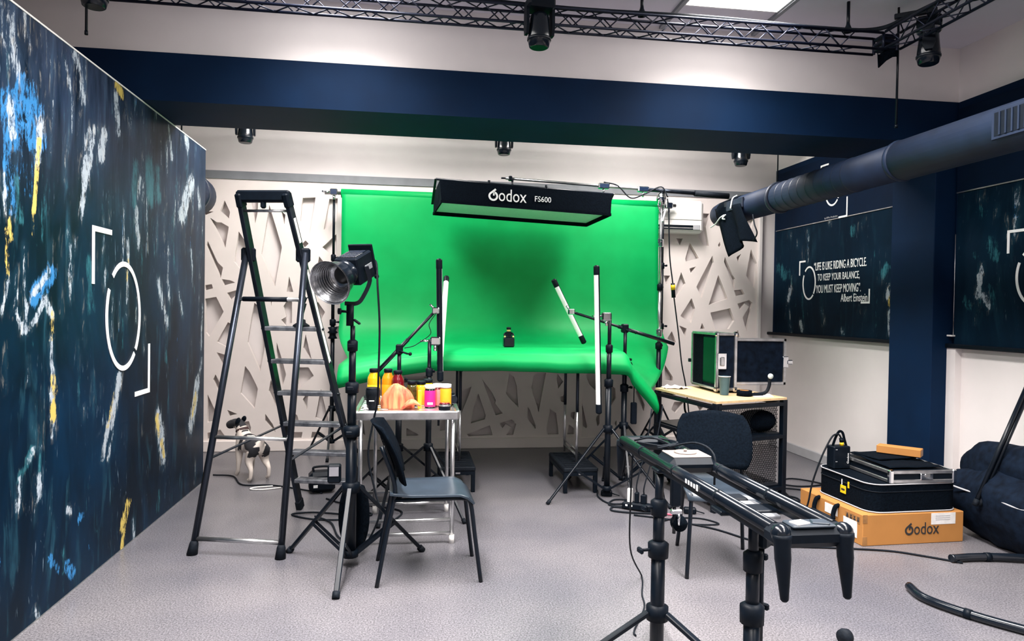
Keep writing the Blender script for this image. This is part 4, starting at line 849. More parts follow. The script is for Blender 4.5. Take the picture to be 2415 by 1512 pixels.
# ------------------------------------------------------------------ key light on its stand
KS = stand('light_stand', 'heavy black stand in front of the ladder carrying the reflector light', -.315, 3.85, math.radians(-94), 1.30, .43, .43, .05, .020, legw=.026, joints=(.35, .62, .88))
t = thing('studio_light', 'black studio light with a silver bowl reflector on the heavy stand', 'studio light', (-.33, 3.85, 1.30), 0)
tilt = Vector((-.42, -.80, -.36)).normalized(); C = Vector((-.315, 3.87, 1.61))
Mx = axm(C, tilt, (0,0,1)); R3 = Mx.to_3x3(); Mr = axm(C-tilt*.035, tilt, (0,0,1))
bd = MB().box(C-tilt*.015, (.14, .15, .165), R3, bev=.008).build('housing', MT['black_plastic'], t)
up = (R3@Vector((0,1,0)))
if up.z < 0: up = -up
rt = up.cross(tilt)
MB().box(C-tilt*.015+up*.0765, (.11, .004, .13), R3).build('vent_panel', MT['black_gloss'], bd)
for k in range(7): MB().box(C-tilt*(.066-.017*k)+up*.079, (.095, .002, .006), R3).build('vent_slot', MT['duct_line'], bd)
MB().box(C-tilt*.103+up*.018, (.15, .175, .014), R3, bev=.004).build('rear_plate', MT['black_plastic'], t)
MB().box(C-tilt*.03+rt*.075, (.004, .03, .07), R3).build('control_label', MT['grey_trim'], bd)
MB().lathe([(.045,.09),(.066,.10),(.072,.12),(.066,.14),(.05,.15)], Mr, 24).build('bayonet_ring', MT['black_gloss'], t)
rf = MB().lathe([(.048,.13),(.075,.145),(.090,.19),(.108,.262),(.118,.275)], Mr, 32, cap=False).build('reflector_shell', MT['black_gloss'], t)
MB().lathe([(.045,.15),(.070,.156),(.085,.19),(.104,.262),(.118,.275)], Mr, 32, cap=False).build('reflector_bowl', MT['reflector'], t)
for k in range(9):
    f = k/8; r = .070+.036*f; z = .157+.110*f
    MB().lathe([(r+.0005,z),(r-.0016,z+.002),(r+.0015,z+.004)], Mr, 32, cap=False).build('reflector_groove', MT['reflector'], rf)
MB().lathe([(0,.168),(.03,.168),(.045,.16),(.046,.15)], Mr, 20).build('bulb_socket', MT['bulb_dark'], t)
yk = smooth([C+rt*.080+up*.01, C+rt*.084-up*.07, Vector((-.262, 3.86, 1.46)), Vector((-.295, 3.855, 1.422)), Vector((-.36, 3.855, 1.42))], 5)
MB().ribbon(yk, (.1,-1,.0), .022, .012).build('yoke', MT['black_metal'], t)
MB().tube((-.33, 3.85, 1.30), (-.33, 3.85, 1.415), .020, n=14).build('stand_socket', MT['black_plastic'], t)
MB().tube((-.33, 3.85, 1.375), (-.375, 3.83, 1.378), .007, n=8).lathe([(0,0),(.017,.002),(.017,.016),(0,.018)], axm((-.375, 3.83, 1.378), (-1,-.4,0)), 14).build('tightening_knob', MT['black_plastic'], t)
MB().bar((-.31, 3.84, 1.335), (-.275, 3.83, 1.31), .02, .012, bev=.004).build('locking_lever', MT['black_plastic'], t)
MB().ball(C-tilt*.13+rt*.05-up*.09, .014).build('side_knob', MT['black_plastic'], t)
pts = smooth([C-tilt*.112+rt*.04, C-tilt*.14+rt*.06-Vector((0,0,.01)), Vector((-.19, 3.92, 1.52)), Vector((-.178, 3.95, 1.30)), Vector((-.182, 3.98, 1.05)), Vector((-.19, 4.06, .86)), Vector((-.21, 4.09, .76)), Vector((-.24, 4.09, .55)), Vector((-.2, 4.08, .35)), Vector((-.17, 4.05, .22)), Vector((-.24, 4.07, .05)), Vector((-.30, 4.12, .012)), Vector((-.42, 4.3, .012)), Vector((-.5, 4.6, .012)), Vector((-.62, 4.75, .012))], 6)
solo('cable', MB().path(pts, .006), MT['black_rubber'], 'black cord hanging from the back of the reflector light', 'cable')
# ------------------------------------------------------------------ chairs
def chair():
    t = thing('chair', '', 'chair')
    G = []
    for i in range(13):
        u = i/12; x = -.21+.43*u; row = []
        for j in range(11):
            v = j/10*2-1; wd = .205-.02*(1-u)-(.02*max(0, u-.85)/.15)
            z = .455-.018*math.sin(u*math.pi)*(1-v*v)-.05*max(0, (u-.8)/.2)**2+.012*max(0, .25-u)/.25
            row.append((x, v*wd, z))
        G.append(row)
    MB().sheet(G, .010).build('seat', MT['slate_seat'], t, False)
    G = []
    for i in range(13):
        u = i/12; row = []
        for j in range(11):
            v = j/10*2-1; wd = .215-.04*abs(2*u-1)**3
            x = -.165-.15*u+.06*(v*v)*(.5+.5*u)+.02*math.sin(u*math.pi)
            row.append((x, v*wd, .50+.31*u-.014*v*v*u))
        G.append(row)
    MB().sheet(G, .010).build('backrest', MT['black_cloth'], t, False)
    for s in (-1, 1):
        MB().path(smooth([(.255, s*.19, .0), (.225, s*.178, .22), (.20, s*.168, .40), (.17, s*.165, .428)], 5), .011, 9).build('front_leg', MT['black_metal'], t, False)
        MB().path(smooth([(-.27, s*.19, .0), (-.225, s*.172, .25), (-.19, s*.162, .43), (-.19, s*.158, .52), (-.255, s*.155, .70)], 5), .011, 9).build('rear_leg', MT['black_metal'], t, False)
        MB().tube((-.19, s*.163, .428), (.18, s*.166, .428), .010, n=8).build('seat_rail', MT['black_metal'], t, False)
        MB().box((-.245, s*.13, .69), (.012,.02,.02)).build('rivet', MT['aluminium'], t, False)
    for x in (-.19, .16): MB().tube((x, -.165, .425), (x, .165, .425), .009, n=8).build('cross_rail', MT['black_metal'], t, False)
    return t
ch = chair(); ch.location = (.105, 3.735, 0); ch.rotation_euler.z = math.radians(2); tag(ch, 'black stacking chair in front of the snack table, seen side on', None, 'stacking chairs')
c2 = copy_tree(ch); c2.location = (1.70, 3.68, 0); c2.rotation_euler.z = math.radians(-106); tag(c2, 'black stacking chair facing the camera behind the camera slider')
# ------------------------------------------------------------------ aluminium camping table with jars
t = thing('camping_table', 'small aluminium folding table carrying coloured jars', 'table', (-.02, 4.5, 0))
for k in range(9): MB().box((-.02, 4.20+k*.078, .785), (.56, .076, .016), bev=.003).build('top_slat', MT['aluminium'], t)
for y in (4.135, 4.865): MB().box((-.02, y, .77), (.60, .03, .05), bev=.006).build('edge_rail', MT['aluminium'], t)
for x in (-.315, .275): MB().box((x, 4.5, .77), (.03, .70, .05), bev=.006).build('edge_rail', MT['aluminium'], t)
for y in (4.17, 4.83):
    for x in ((-.29 if y < 4.5 else -.235), .25):
        l = MB().tube((x, y, .012), (x, y, .75), .013, n=12).build('leg', MT['aluminium'], t)
        MB().tube((x, y, 0), (x, y, .05), .016, n=12).build('foot_cap', MT['white_plastic'], l)
    for z in (.06, .14): MB().tube((-.29, y, z), (.25, y, z), .011, n=10).build('leg_crossbar', MT['aluminium'], t)
for x in (-.20, .165): MB().tube((x, 4.19, .70), (x, 4.19, .76), .007, n=8).build('hinge_tube', MT['black_metal'], t)
TZ = .7935
def jar(label, x, y, h, r, body, lab, lid, group='snack jars', neck=.62, lid_h=.022, badge=None, lz=(.12, .55)):
    t = thing('jar', label, 'jar', (x, y, TZ), group=group)
    MB().lathe([(r*.9,0),(r,.006),(r,h*.68),(r*.93,h*.76),(r*neck,h*.87),(r*neck,h-lid_h)], None, 22).build('body', MT[body], t, False)
    MB().lathe([(r*neck*.9,h-lid_h*1.1),(r*neck*1.12,h-lid_h),(r*neck*1.12,h-.002),(r*neck,h)], None, 20).build('lid', MT[lid], t, False)
    if lab: MB().lathe([(r*1.004,h*lz[0]),(r*1.015,h*lz[0]+.001),(r*1.015,h*lz[1]),(r*1.004,h*lz[1]+.001)], None, 22, cap=False).build('label_wrap', MT[lab], t, False)
    if badge: MB().box((0,-r*1.012,h*.2), (r*1.0,.004,.014), bev=.001).build('badge', MT[badge], t, False)
jar('large yellow jar with a black lid at the left end of the snack table', -.232, 4.46, .225, .040, 'juice_yellow', 'label_yellow', 'black_plastic', badge=None)
jar('large orange jar with a black lid, second of the tall jars', -.145, 4.48, .222, .038, 'juice_orange', 'label_orange', 'black_plastic')
jar('dark red jar with a black lid, third of the tall jars', -.083, 4.44, .215, .040, 'juice_red', 'label_red', 'black_plastic')
jar('dark olive jar of green pieces with a black lid behind the coral fur', .005, 4.40, .155, .032, 'jar_olive', None, 'black_plastic', neck=.8)
jar('yellow jar with a black lid right of the olive jar', .062, 4.44, .150, .034, 'juice_yellow', 'label_orange', 'black_plastic', neck=.8, lz=(.05,.75))
jar('second yellow jar with a black lid, just behind the pink jar', .105, 4.50, .155, .034, 'juice_yellow', 'label_yellow', 'black_plastic', neck=.8, lz=(.05,.75))
jar('hot pink jar with a white lid near the front of the snack table', .115, 4.30, .140, .033, 'black_gloss', 'label_pink', 'white_plastic', neck=.9, badge='white_print', lz=(.06,.75))
jar('coral red jar with a white lid between the pink and orange jars', .165, 4.36, .140, .033, 'juice_red', 'label_coral', 'white_plastic', neck=.9, lz=(.06,.75))
jar('orange jar with a white lid, rightmost of the jars', .212, 4.34, .140, .035, 'juice_orange', 'label_orange', 'white_plastic', neck=.9, lz=(.06,.8))
m = MB().box((.052, 4.26, TZ+.055), (.022, .022, .11), bev=.003)
solo('carton', m, MT['label_yellow'], 'slim yellow carton between the coral fur and the pink jar', 'carton')
t = thing('camera_lens', 'large black camera lens standing at the left front of the snack table', 'lens', (-.225, 4.24, TZ))
MB().lathe([(.030,0),(.030,.02),(.038,.03),(.038,.07),(.041,.072),(.041,.125),(.037,.13),(.034,.128)], None, 24).build('barrel', MT['black_plastic'], t, False)
MB().lathe([(.0412,.08),(.0425,.082),(.0425,.115),(.0412,.117)], None, 24, cap=False).build('zoom_ring', MT['black_rubber'], t, False)
MB().box((-.005,-.0405,.055), (.03,.004,.006)).build('scale_mark', MT['white_print'], t, False)
def fur():
    t = thing('coral_fur_piece', 'crumpled coral and cream fur-like piece standing among the jars', 'fabric', (-.075, 4.28, TZ))
    me = MB(); n, mm = 64, 22; vs = []
    def ztop(x):
        K = [(-.10, .118), (-.07, .122), (-.045, .138), (-.015, .156), (.012, .140), (.04, .132), (.075, .122), (.10, .10)]
        for (a, b), (c, d) in zip(K, K[1:]):
            if x <= c: return b+(d-b)*max(0, min(1, (x-a)/(c-a)))
        return K[-1][1]
    for j in range(mm+1):
        f = j/mm
        for i in range(n):
            a = 2*math.pi*i/n; r = max(0, 1-f**4)**.5 if f < 1 else 0
            q = 1+.09*math.sin(9*a+.6)+.05*math.sin(17*a)+.08*noise.noise(Vector((math.cos(a)*3, math.sin(a)*3, f*2.5)))
            x = .092*r*q*math.cos(a); y = .05*r*q*math.sin(a)
            vs.append((x-.006, y, ztop(x)*f*(1+.03*math.sin(6*a))))
    fs = [(j*n+i, j*n+(i+1) % n, (j+1)*n+(i+1) % n, (j+1)*n+i) for j in range(mm) for i in range(n)]
    fs.append(tuple(range(n))[::-1])
    me.add(vs, fs, True).build('crumpled_body', MT['fur_salmon'], t, False)
    G = []
    for i in range(12):
        u = i/11; row = []
        for j in range(9):
            v = j/8*2-1
            row.append((.02+.115*u, -.055+.035*v*math.sin(math.pi*min(1, u*.8+.18)), .012+.045*math.sin(u*math.pi)*(1-.6*v*v)+.012*u))
        G.append(row)
    MB().sheet(G, .012).build('curled_flap', MT['fur_salmon'], t, False)
fur()
t = thing('camera', 'black camera at the right rear corner of the snack table', 'camera', (.235, 4.42, TZ), .3)
MB().box((0,0,.045), (.05,.10,.085), bev=.010).build('body', MT['black_plastic'], t, False)
MB().box((-.002,0,.097), (.04,.045,.026), bev=.008).build('prism_hump', MT['black_plastic'], t, False)
MB().lathe([(.030,0),(.032,.01),(.030,.03),(.024,.032)], axm((0,-.05,.042), (0,-1,0)), 18).build('lens_mount', MT['black_gloss'], t, False)
MB().tube((.01,.035,.085), (.01,.035,.095), .008, n=10).build('dial', MT['aluminium'], t, False)
t = thing('filter_case', 'low round black filter case with a silver rim, right front of snack table', 'filter case', (.20, 4.20, TZ))
MB().lathe([(.034,0),(.036,.004),(.036,.03),(.034,.034)], None, 22).build('case', MT['black_plastic'], t, False)
MB().lathe([(.0365,.024),(.038,.026),(.038,.032),(.0365,.034)], None, 22, cap=False).build('rim', MT['aluminium'], t, False)
MB().lathe([(.030,.034),(.030,.042),(.026,.045)], None, 20).build('cap', MT['juice_red'], t, False)
G = [[(-.285+.05*i/6+.008*math.sin(j), 4.22+.10*j/6, TZ+.004+.026*math.sin(i/6*math.pi)*math.sin(j/6*math.pi)+.008*noise.noise(Vector((i*.7, j*.9, 0)))) for j in range(7)] for i in range(7)]
solo('tissue', MB().sheet(G, .003), MT['white_paper'], 'crumpled white tissue behind the camera lens', 'tissue')
solo('remote', MB().box((-.275, 4.70, TZ+.010), (.05, .14, .018), .2, bev=.004), MT['black_plastic'], 'flat black device at the left rear of the snack table', 'device')
# ------------------------------------------------------------------ dog
def dog():
    o0 = Vector((-1.275, 5.89, 0))
    # local frame: forward = away and to the left
    F = Vector((-.62, .78, 0)).normalized(); S = Vector((F.y, -F.x, 0))  # S = dog's right
    def P(f, s, z): return F*f+S*s+Vector((0,0,z))
    hn = Vector((-.95, .22, 0)).normalized()     # head turned left
    V = []; E = []; Rr = []
    def add(p, r, par=None):
        V.append(p); Rr.append(r)
        if par is not None: E.append((par, len(V)-1))
        return len(V)-1
    pel = add(P(-.115,0,.285), .066)
    mid = add(P(-.02,0,.275), .070, pel); ch_ = add(P(.09,0,.280), .082, mid); sh = add(P(.135,0,.315), .066, ch_)
    nk = add(P(.165,.0,.375), .050, sh); hd = add(P(.185,0,.435)+hn*.02, .052, nk)
    mz = add(V[hd]+hn*.062+Vector((0,0,-.018)), .040, hd); ns = add(V[hd]+hn*.105+Vector((0,0,-.034)), .031, mz)
    tl = add(P(-.175,0,.305), .020, pel); tl2 = add(P(-.20,0,.345), .011, tl); add(P(-.195,.01,.385), .006, tl2)
    for s in (-1, 1):
        a = add(P(-.115,s*.055,.235), .052, pel); k = add(P(-.085,s*.068,.165), .034, a); h = add(P(-.15,s*.074,.105), .018, k)
        m_ = add(P(-.145,s*.077,.035), .0145, h); add(P(-.105,s*.078,.014), .016, m_)
        a = add(P(.105,s*.052,.225), .038, ch_); k = add(P(.095,s*.058,.135), .022, a); w_ = add(P(.105,s*.060,.05), .0155, k); add(P(.135,s*.061,.015), .017, w_)
    me = bpy.data.meshes.new('dog'); me.from_pydata(V, E, []); o = bpy.data.objects.new('dog_tmp', me); col.objects.link(o)
    md = o.modifiers.new('skin', 'SKIN'); sk = me.skin_vertices[0].data
    for i, r in enumerate(Rr): sk[i].radius = (r, r); sk[i].use_root = (i == 0)
    md.use_smooth_shade = True; sb = o.modifiers.new('sub', 'SUBSURF'); sb.levels = 2; sb.render_levels = 2
    dg = bpy.context.evaluated_depsgraph_get(); me2 = bpy.data.meshes.new_from_object(o.evaluated_get(dg)); bpy.data.objects.remove(o)
    for p in me2.polygons: p.use_smooth = True
    at = me2.color_attributes.new('coat', 'FLOAT_COLOR', 'POINT')
    head = V[hd]
    for i, v in enumerate(me2.vertices):
        c = v.co; f = c.dot(F); s = c.dot(S); z = c.z; k = 0.0
        if z > .37 and (c-head).length < .15 and not (f > .11 and z < .405 and (c-head).dot(hn) < .03): k = 1
        n = .03*noise.noise(c*14)
        if z > .272+n and -.15+n < f < -.01+n: k = 1
        if z > .235+n and .015+n < f < .075+n: k = 1
        if f < -.125+n and .195+n < z < .285 and abs(s) > .022: k = 1
        if z < .012: k = .6
        at.data[i].color = (k, k, k, 1)
    m = bpy.data.materials.new('dog_coat'); m.use_nodes = True; N = m.node_tree.nodes; L = m.node_tree.links; b = N['Principled BSDF']
    a = N.new('ShaderNodeAttribute'); a.attribute_name = 'coat'; mx = N.new('ShaderNodeMix'); mx.data_type = 'RGBA'
    nz = N.new('ShaderNodeTexNoise'); nz.inputs['Scale'].default_value = 90; tc = N.new('ShaderNodeTexCoord'); L.new(tc.outputs['Object'], nz.inputs['Vector'])
    bpn = N.new('ShaderNodeBump'); bpn.inputs['Strength'].default_value = .3; bpn.inputs['Distance'].default_value = .004; L.new(nz.outputs[0], bpn.inputs['Height']); L.new(bpn.outputs[0], b.inputs['Normal'])
    rp = N.new('ShaderNodeMapRange'); rp.inputs[1].default_value = .35; rp.inputs[2].default_value = .65; L.new(a.outputs['Fac'], rp.inputs[0])
    L.new(rp.outputs[0], mx.inputs[0]); mx.inputs[6].default_value = (.66, .58, .52, 1); mx.inputs[7].default_value = (.012, .012, .016, 1); L.new(mx.outputs[2], b.inputs['Base Color']); b.inputs['Roughness'].default_value = .8
    me2.materials.append(m); me2.name = 'dog'
    t = thing('dog', 'small white dog with black head and patches standing behind the ladder', 'dog', o0)
    ob = bpy.data.objects.new('body', me2); col.objects.link(ob); ob.parent = t
    side = hn.cross(Vector((0,0,1)))
    for s in (-1, 1):
        e0 = head-hn*.018+side*s*.050+Vector((0,0,.018))
        ear = MB().ball((0,0,0), (.022, .011, .028), 12, 8)
        for v in ear.v: v.xyz = e0+hn*(v.x-.3*v.z)+side*s*(v.y+.12*(.026-v.z))+Vector((0,0,v.z))
        ear.build('ear', MT['black_plastic'], t, False)
        MB().ball(head+hn*.042+side*s*.027+Vector((0,0,.016)), .006, 8, 6).build('eye', MT['black_gloss'], t, False)
    MB().ball(head+hn*.092+Vector((0,0,-.022)), (.010,.010,.008), 10, 6).build('nose', MT['black_gloss'], t, False)
    cpt = V[nk]; d = (V[hd]-V[sh]).normalized(); Mc = axm(cpt-d*.005, d)
    MB().lathe([(.046,-.012),(.052,-.011),(.052,.011),(.046,.012)], Mc, 20).build('collar', MT['collar_brown'], t, False)
    MB().lathe([(0,0),(.012,0),(.012,.003),(0,.003)], axm(cpt+hn*.05-Vector((0,0,.045)), hn), 12).build('collar_tag', MT['chrome'], t, False)
dog()
# ------------------------------------------------------------------ things on the floor, left
def cable(label, pts, r=.006, mt='black_rubber', name='cable', n=7):
    solo(name, MB().path(smooth([(a, b, c) for a, b, c in pts], n), r), MT[mt], label, 'cable')
z0 = .007
cable('black cable curving along the floor past the dog to the ladder', [(-1.60, 6.01, z0), (-1.43, 5.95, z0), (-1.29, 5.66, z0), (-1.07, 5.63, z0), (-.85, 5.5, z0), (-.65, 5.36, z0)])
cable('pale cable loop beside the black one near the dog', [(-1.05, 5.60, z0), (-1.17, 5.57, z0), (-1.20, 5.52, z0), (-1.10, 5.50, z0), (-.98, 5.55, z0)], .005, 'white_plastic')
cable('looped black cable on the floor beneath the ladder treads', [(-.45, 4.80, z0), (-.65, 4.86, z0), (-.78, 4.82, z0), (-.62, 4.70, z0), (-.40, 4.68, z0), (-.25, 4.78, z0), (-.40, 4.9, z0)])
cable('black cable trailing under the camping table to the tripod', [(-.16, 4.5, z0), (-.05, 4.8, z0), (-.2, 4.95, z0), (-.45, 5.05, z0), (-.6, 5.2, z0)])
t = thing('power_box', 'black power supply box with a handle on the floor behind the ladder', 'power supply', (-.66, 5.42, 0), .2)
MB().box((0,0,.085), (.19,.14,.15), bev=.025).build('case', MT['black_plastic'], t, False)
MB().path(smooth([(-.06,0,.158), (-.055,0,.19), (.055,0,.19), (.06,0,.158)]), .009).build('handle', MT['black_rubber'], t, False)
MB().box((-.05,-.072,.06), (.03,.004,.02)).build('switch', MT['white_print'], t, False)
t = thing('ballast_bag', 'black sandbag hanging low on the heavy light stand', 'sandbag', (-.31, 3.96, .05))
MB().sheet([[(-.055+.11*i/6, 3.96-3.96+.02+.03*math.sin(j/8*math.pi)*math.sin(i/6*math.pi), .34*j/8) for j in range(9)] for i in range(7)], .05).build('bag', MT['black_cloth'], t, False)
t = thing('dimmer_box', 'small black dimmer with a chrome plate clipped to the heavy light stand', 'dimmer', (-.40, 3.87, .44))
MB().box((-.005,0,.06), (.07,.05,.10), bev=.008).build('case', MT['black_plastic'], t, False)
MB().box((-.005,-.027,.075), (.05,.004,.05)).build('plate', MT['chrome'], t, False)
# ------------------------------------------------------------------ desk on the right
Ld, Md, Rd, Bd = Vector((1.97, 5.47, 0)), Vector((2.10, 4.60, 0)), Vector((2.75, 4.82, 0)), Vector((2.62, 5.69, 0))
Zv = Vector((0,0,1))
t = thing('equipment_desk', 'black metal desk with a wooden top and mesh side, holding the monitor case', 'desk', (2.36, 5.15, 0))
def quadslab(m, pts, z, th): return quadsolid(m, *[p+Zv*z for p in pts], th)
quadslab(MB(), (Ld, Md, Rd, Bd), .765, .016).build('desk_top', MT['birch_top'], t)
quadslab(MB(), (Ld.lerp(Rd, .03), Md.lerp(Bd, .03), Rd.lerp(Ld, .03), Bd.lerp(Md, .03)), .50, .016).build('shelf', MT['black_metal'], t)
quadslab(MB(), (Ld.lerp(Rd, .03), Md.lerp(Bd, .03), Rd.lerp(Ld, .03), Bd.lerp(Md, .03)), .12, .016).build('shelf', MT['black_metal'], t)
P4 = [Ld, Md, Rd, Bd]
for p in P4:
    q = p.lerp((Ld+Rd)/2, .045); MB().bar(q, q+Zv*.765, .042, .042, up=(Rd-Md), bev=.003).build('post', MT['black_metal'], t)
for i in range(4):
    a, b = P4[i].lerp((Ld+Rd)/2, .045), P4[(i+1) % 4].lerp((Ld+Rd)/2, .045)
    for z, h in ((.735, .05), (.495, .045), (.11, .04)): MB().bar(a+Zv*z, b+Zv*z, h, .025, up=Zv).build('rail', MT['black_metal'], t)
def mesh_panel():
    a, b = Md.lerp(Ld, .12), Rd.lerp(Bd, .12); u = (b-a); W_ = u.length; u.normalize(); n = Vector((-u.y, u.x, 0)); z0, z1 = .05, .71; H_ = z1-z0
    m = MB(); st = .017; k = .55; i = -int(H_*k/st)
    while i*st < W_:
        for sg in (1, -1):
            # bar from bottom x=i*st going up with slope
            x0 = i*st; xa, za, xb, zb = x0, 0, x0+H_*k, H_
            if xa < 0: za = -xa/k; xa = 0
            if xb > W_: zb -= (xb-W_)/k; xb = W_
            if zb-za > .01 and xb > xa:
                if sg < 0: xa, xb = W_-xa, W_-xb
                pa = a+u*xa+Zv*(z0+za)+n*.002*sg; pb = a+u*xb+Zv*(z0+zb)+n*.002*sg
                w = .0021; d = (pb-pa).normalized(); s_ = d.cross(n)*w
                m.add([pa-s_, pa+s_, pb+s_, pb-s_, pa-s_+n*.002, pa+s_+n*.002, pb+s_+n*.002, pb-s_+n*.002], [(0,3,2,1),(4,5,6,7),(0,1,5,4),(2,3,7,6),(1,2,6,5),(3,0,4,7)])
        i += 1
    o = m.build('wire_mesh', MT['black_metal'], t); o['kind'] = 'stuff'
    for z in (z0, z1): MB().bar(a+Zv*z, b+Zv*z, .012).build('mesh_edge', MT['black_metal'], t)
mesh_panel()
DZ = .7815
# flight case monitor
t = thing('monitor_case', 'field monitor in an aluminium-edged flight case with its lid swung open', 'monitor', (2.42, 5.3, DZ))
def bx(m, x0, x1, y0, y1, z0, z1, bev=0): return m.box(((x0+x1)/2, (y0+y1)/2, (z0+z1)/2), (x1-x0, y1-y0, z1-z0), bev=bev)
x0, x1, y0, y1, za, zb = 2.325, 2.475, 5.10, 5.56, DZ+.03, 1.235
bx(MB(), x0+.006, x1, y0+.004, y1-.004, za+.004, zb-.004).build('case_body', MT['navy_cloth'], t)
bx(MB(), x0+.001, x0+.008, y0+.03, y1-.20, za+.03, zb-.03).build('screen', MT['screen_glass'], t)
bx(MB(), x0-.001, x0+.008, y1-.20, y1-.01, za+.01, zb-.01).build('screen_bezel', MT['black_cloth'], t)
for y in (y0, y1):
    for x in (x0, x1): bx(MB(), x-.012, x+.012, y-.012, y+.012, za, zb, .003).build('edge_profile', MT['aluminium'], t)
for z in (za, zb):
    for y in (y0, y1): bx(MB(), x0, x1, y-.010, y+.010, z-.010, z+.010, .003).build('edge_profile', MT['aluminium'], t)
    for x in (x0, x1): bx(MB(), x-.010, x+.010, y0, y1, z-.010, z+.010, .003).build('edge_profile', MT['aluminium'], t)
    for x in (x0, x1): MB().box((x, y0, z), (.04, .035, .04), bev=.012).build('corner_cap', MT['chrome'], t)
l = bx(MB(), 2.325, 2.40, y0-.016, y0-.008, .965, 1.09, .006).build('latch_plate', MT['chrome'], t)
bx(MB(), 2.345, 2.38, y0-.026, y0-.014, .99, 1.06, .005).build('latch_butterfly', MT['aluminium'], l)
bx(MB(), 2.36, 2.52, 5.13, 5.5, DZ, DZ+.025, .004).build('foot_tray', MT['black_rubber'], t)
MB().box((2.31, 5.59, 1.0), (.025, .02, .03), bev=.004).build('side_catch', MT['black_metal'], t)
lid = bx(MB(), 2.50, 2.985, 5.285, 5.315, .835, 1.19).build('lid_panel', MT['navy_cloth'], t)
for za_, zb_, xa_, xb_ in ((.825, .85, 2.495, 2.995), (1.175, 1.20, 2.495, 2.995), (.825, 1.20, 2.97, 2.995), (.825, 1.20, 2.49, 2.51)): bx(MB(), xa_, xb_, 5.27, 5.33, za_, zb_, .004).build('lid_edge', MT['aluminium'], lid)
MB().box((2.985, 5.265, 1.01), (.05, .012, .09), bev=.004).box((3.02, 5.27, 1.01), (.05, .03, .035), bev=.006).build('lid_latch', MT['chrome'], lid)
MB().tube((2.485, 5.29, .84), (2.485, 5.29, 1.20), .010, n=10).build('hinge', MT['black_metal'], t)
t = thing('paper_cup', 'teal paper cup standing on the desk in front of the monitor case', 'cup', (2.335, 4.98, DZ))
MB().lathe([(.0,.002),(.030,.0),(.031,.004),(.042,.135),(.044,.138),(.0445,.141),(.042,.142),(.040,.138),(.030,.01),(0,.008)], None, 24, cap=False).build('cup_wall', MT['cup_teal'], t, False)
MB().lathe([(.041,.136),(.0455,.137),(.0455,.143),(.041,.144)], None, 24, cap=False).build('rolled_rim', MT['baseboard_grey'], t, False)
t = thing('tape_roll', 'roll of black gaffer tape lying on the desk right of the teal cup', 'tape', (2.465, 4.92, DZ))
MB().lathe([(.034,0),(.055,0),(.055,.042),(.034,.042),(.034,0)], None, 28, cap=False).build('tape', MT['black_cloth'], t, False)
MB().lathe([(.031,.001),(.034,.001),(.034,.041),(.031,.041),(.031,.001)], None, 28, cap=False).build('core', MT['cardboard'], t, False)
t = thing('gooseneck_mount', 'black gooseneck holder with a pale disc tip on the right of the desk', 'mount', (2.60, 4.95, DZ))
MB().path(smooth([(2.55, 4.93, DZ+.012), (2.62, 4.95, DZ+.012), (2.665, 4.96, DZ+.03), (2.685, 4.96, DZ+.08), (2.685, 4.96, DZ+.13)], 6), .013, 10).build('gooseneck', MT['black_rubber'], t)
MB().lathe([(0,-.006),(.02,-.006),(.02,.006),(0,.006)], axm((2.685, 4.945, DZ+.145), (0,-1,0)), 18).build('disc_tip', MT['softbox_cloth'], t)
MB().box((2.56, 4.93, DZ+.01), (.10, .06, .018), .2, bev=.005).build('base', MT['black_plastic'], t)
quad = [Vector((2.50, 4.83, 0)), Vector((2.66, 4.845, 0)), Vector((2.72, 5.02, 0)), Vector((2.56, 5.05, 0))]
solo('paper_sheet', quadslab(MB(), quad, DZ, .003), MT['white_paper'], 'white sheet of paper on the right end of the desk', 'paper')
G = [[(2.02+.22*i/9, 5.36+.12*j/7+.02*math.sin(i), DZ+.006+.024*abs(noise.noise(Vector((i*.5, j*.7, 2))))*2*math.sin(min(1, i/9+.1)*math.pi)) for j in range(8)] for i in range(10)]
solo('white_rag', MB().sheet(G, .004), MT['white_paper'], 'crumpled white rag on the left corner of the desk', 'rag')
cable('coiled black cable lying on the left of the middle desk shelf', [(2.15, 5.15, .524), (2.22, 5.25, .524), (2.34, 5.22, .524), (2.36, 5.10, .528), (2.24, 5.05, .53), (2.16, 5.1, .535), (2.22, 5.2, .54), (2.16, 5.28, .60), (2.15, 5.3, .70)], .008)
solo('connector_plug', MB().tube((2.20, 5.03, .532), (2.30, 5.0, .532), .011, n=12).tube((2.30, 5.0, .532), (2.34, 4.99, .532), .007, n=10), MT['aluminium'], 'silver plug beside the coiled cable on the desk shelf', 'plug')
def bag():
    vs = MB().ball((0,0,0), (.15,.085,.085), 22, 12)
    for v in vs.v:
        v.z = max(v.z, -.08)+.08; v *= 1; v += Vector((noise.noise(v*9)*.012, noise.noise(v*9+Vector((5,0,0)))*.01, 0))
        v += Vector((2.56, 4.90, .518))
    solo('equipment_pouch', vs, MT['black_cloth'], 'soft black pouch on the middle desk shelf against the mesh', 'pouch')
bag()
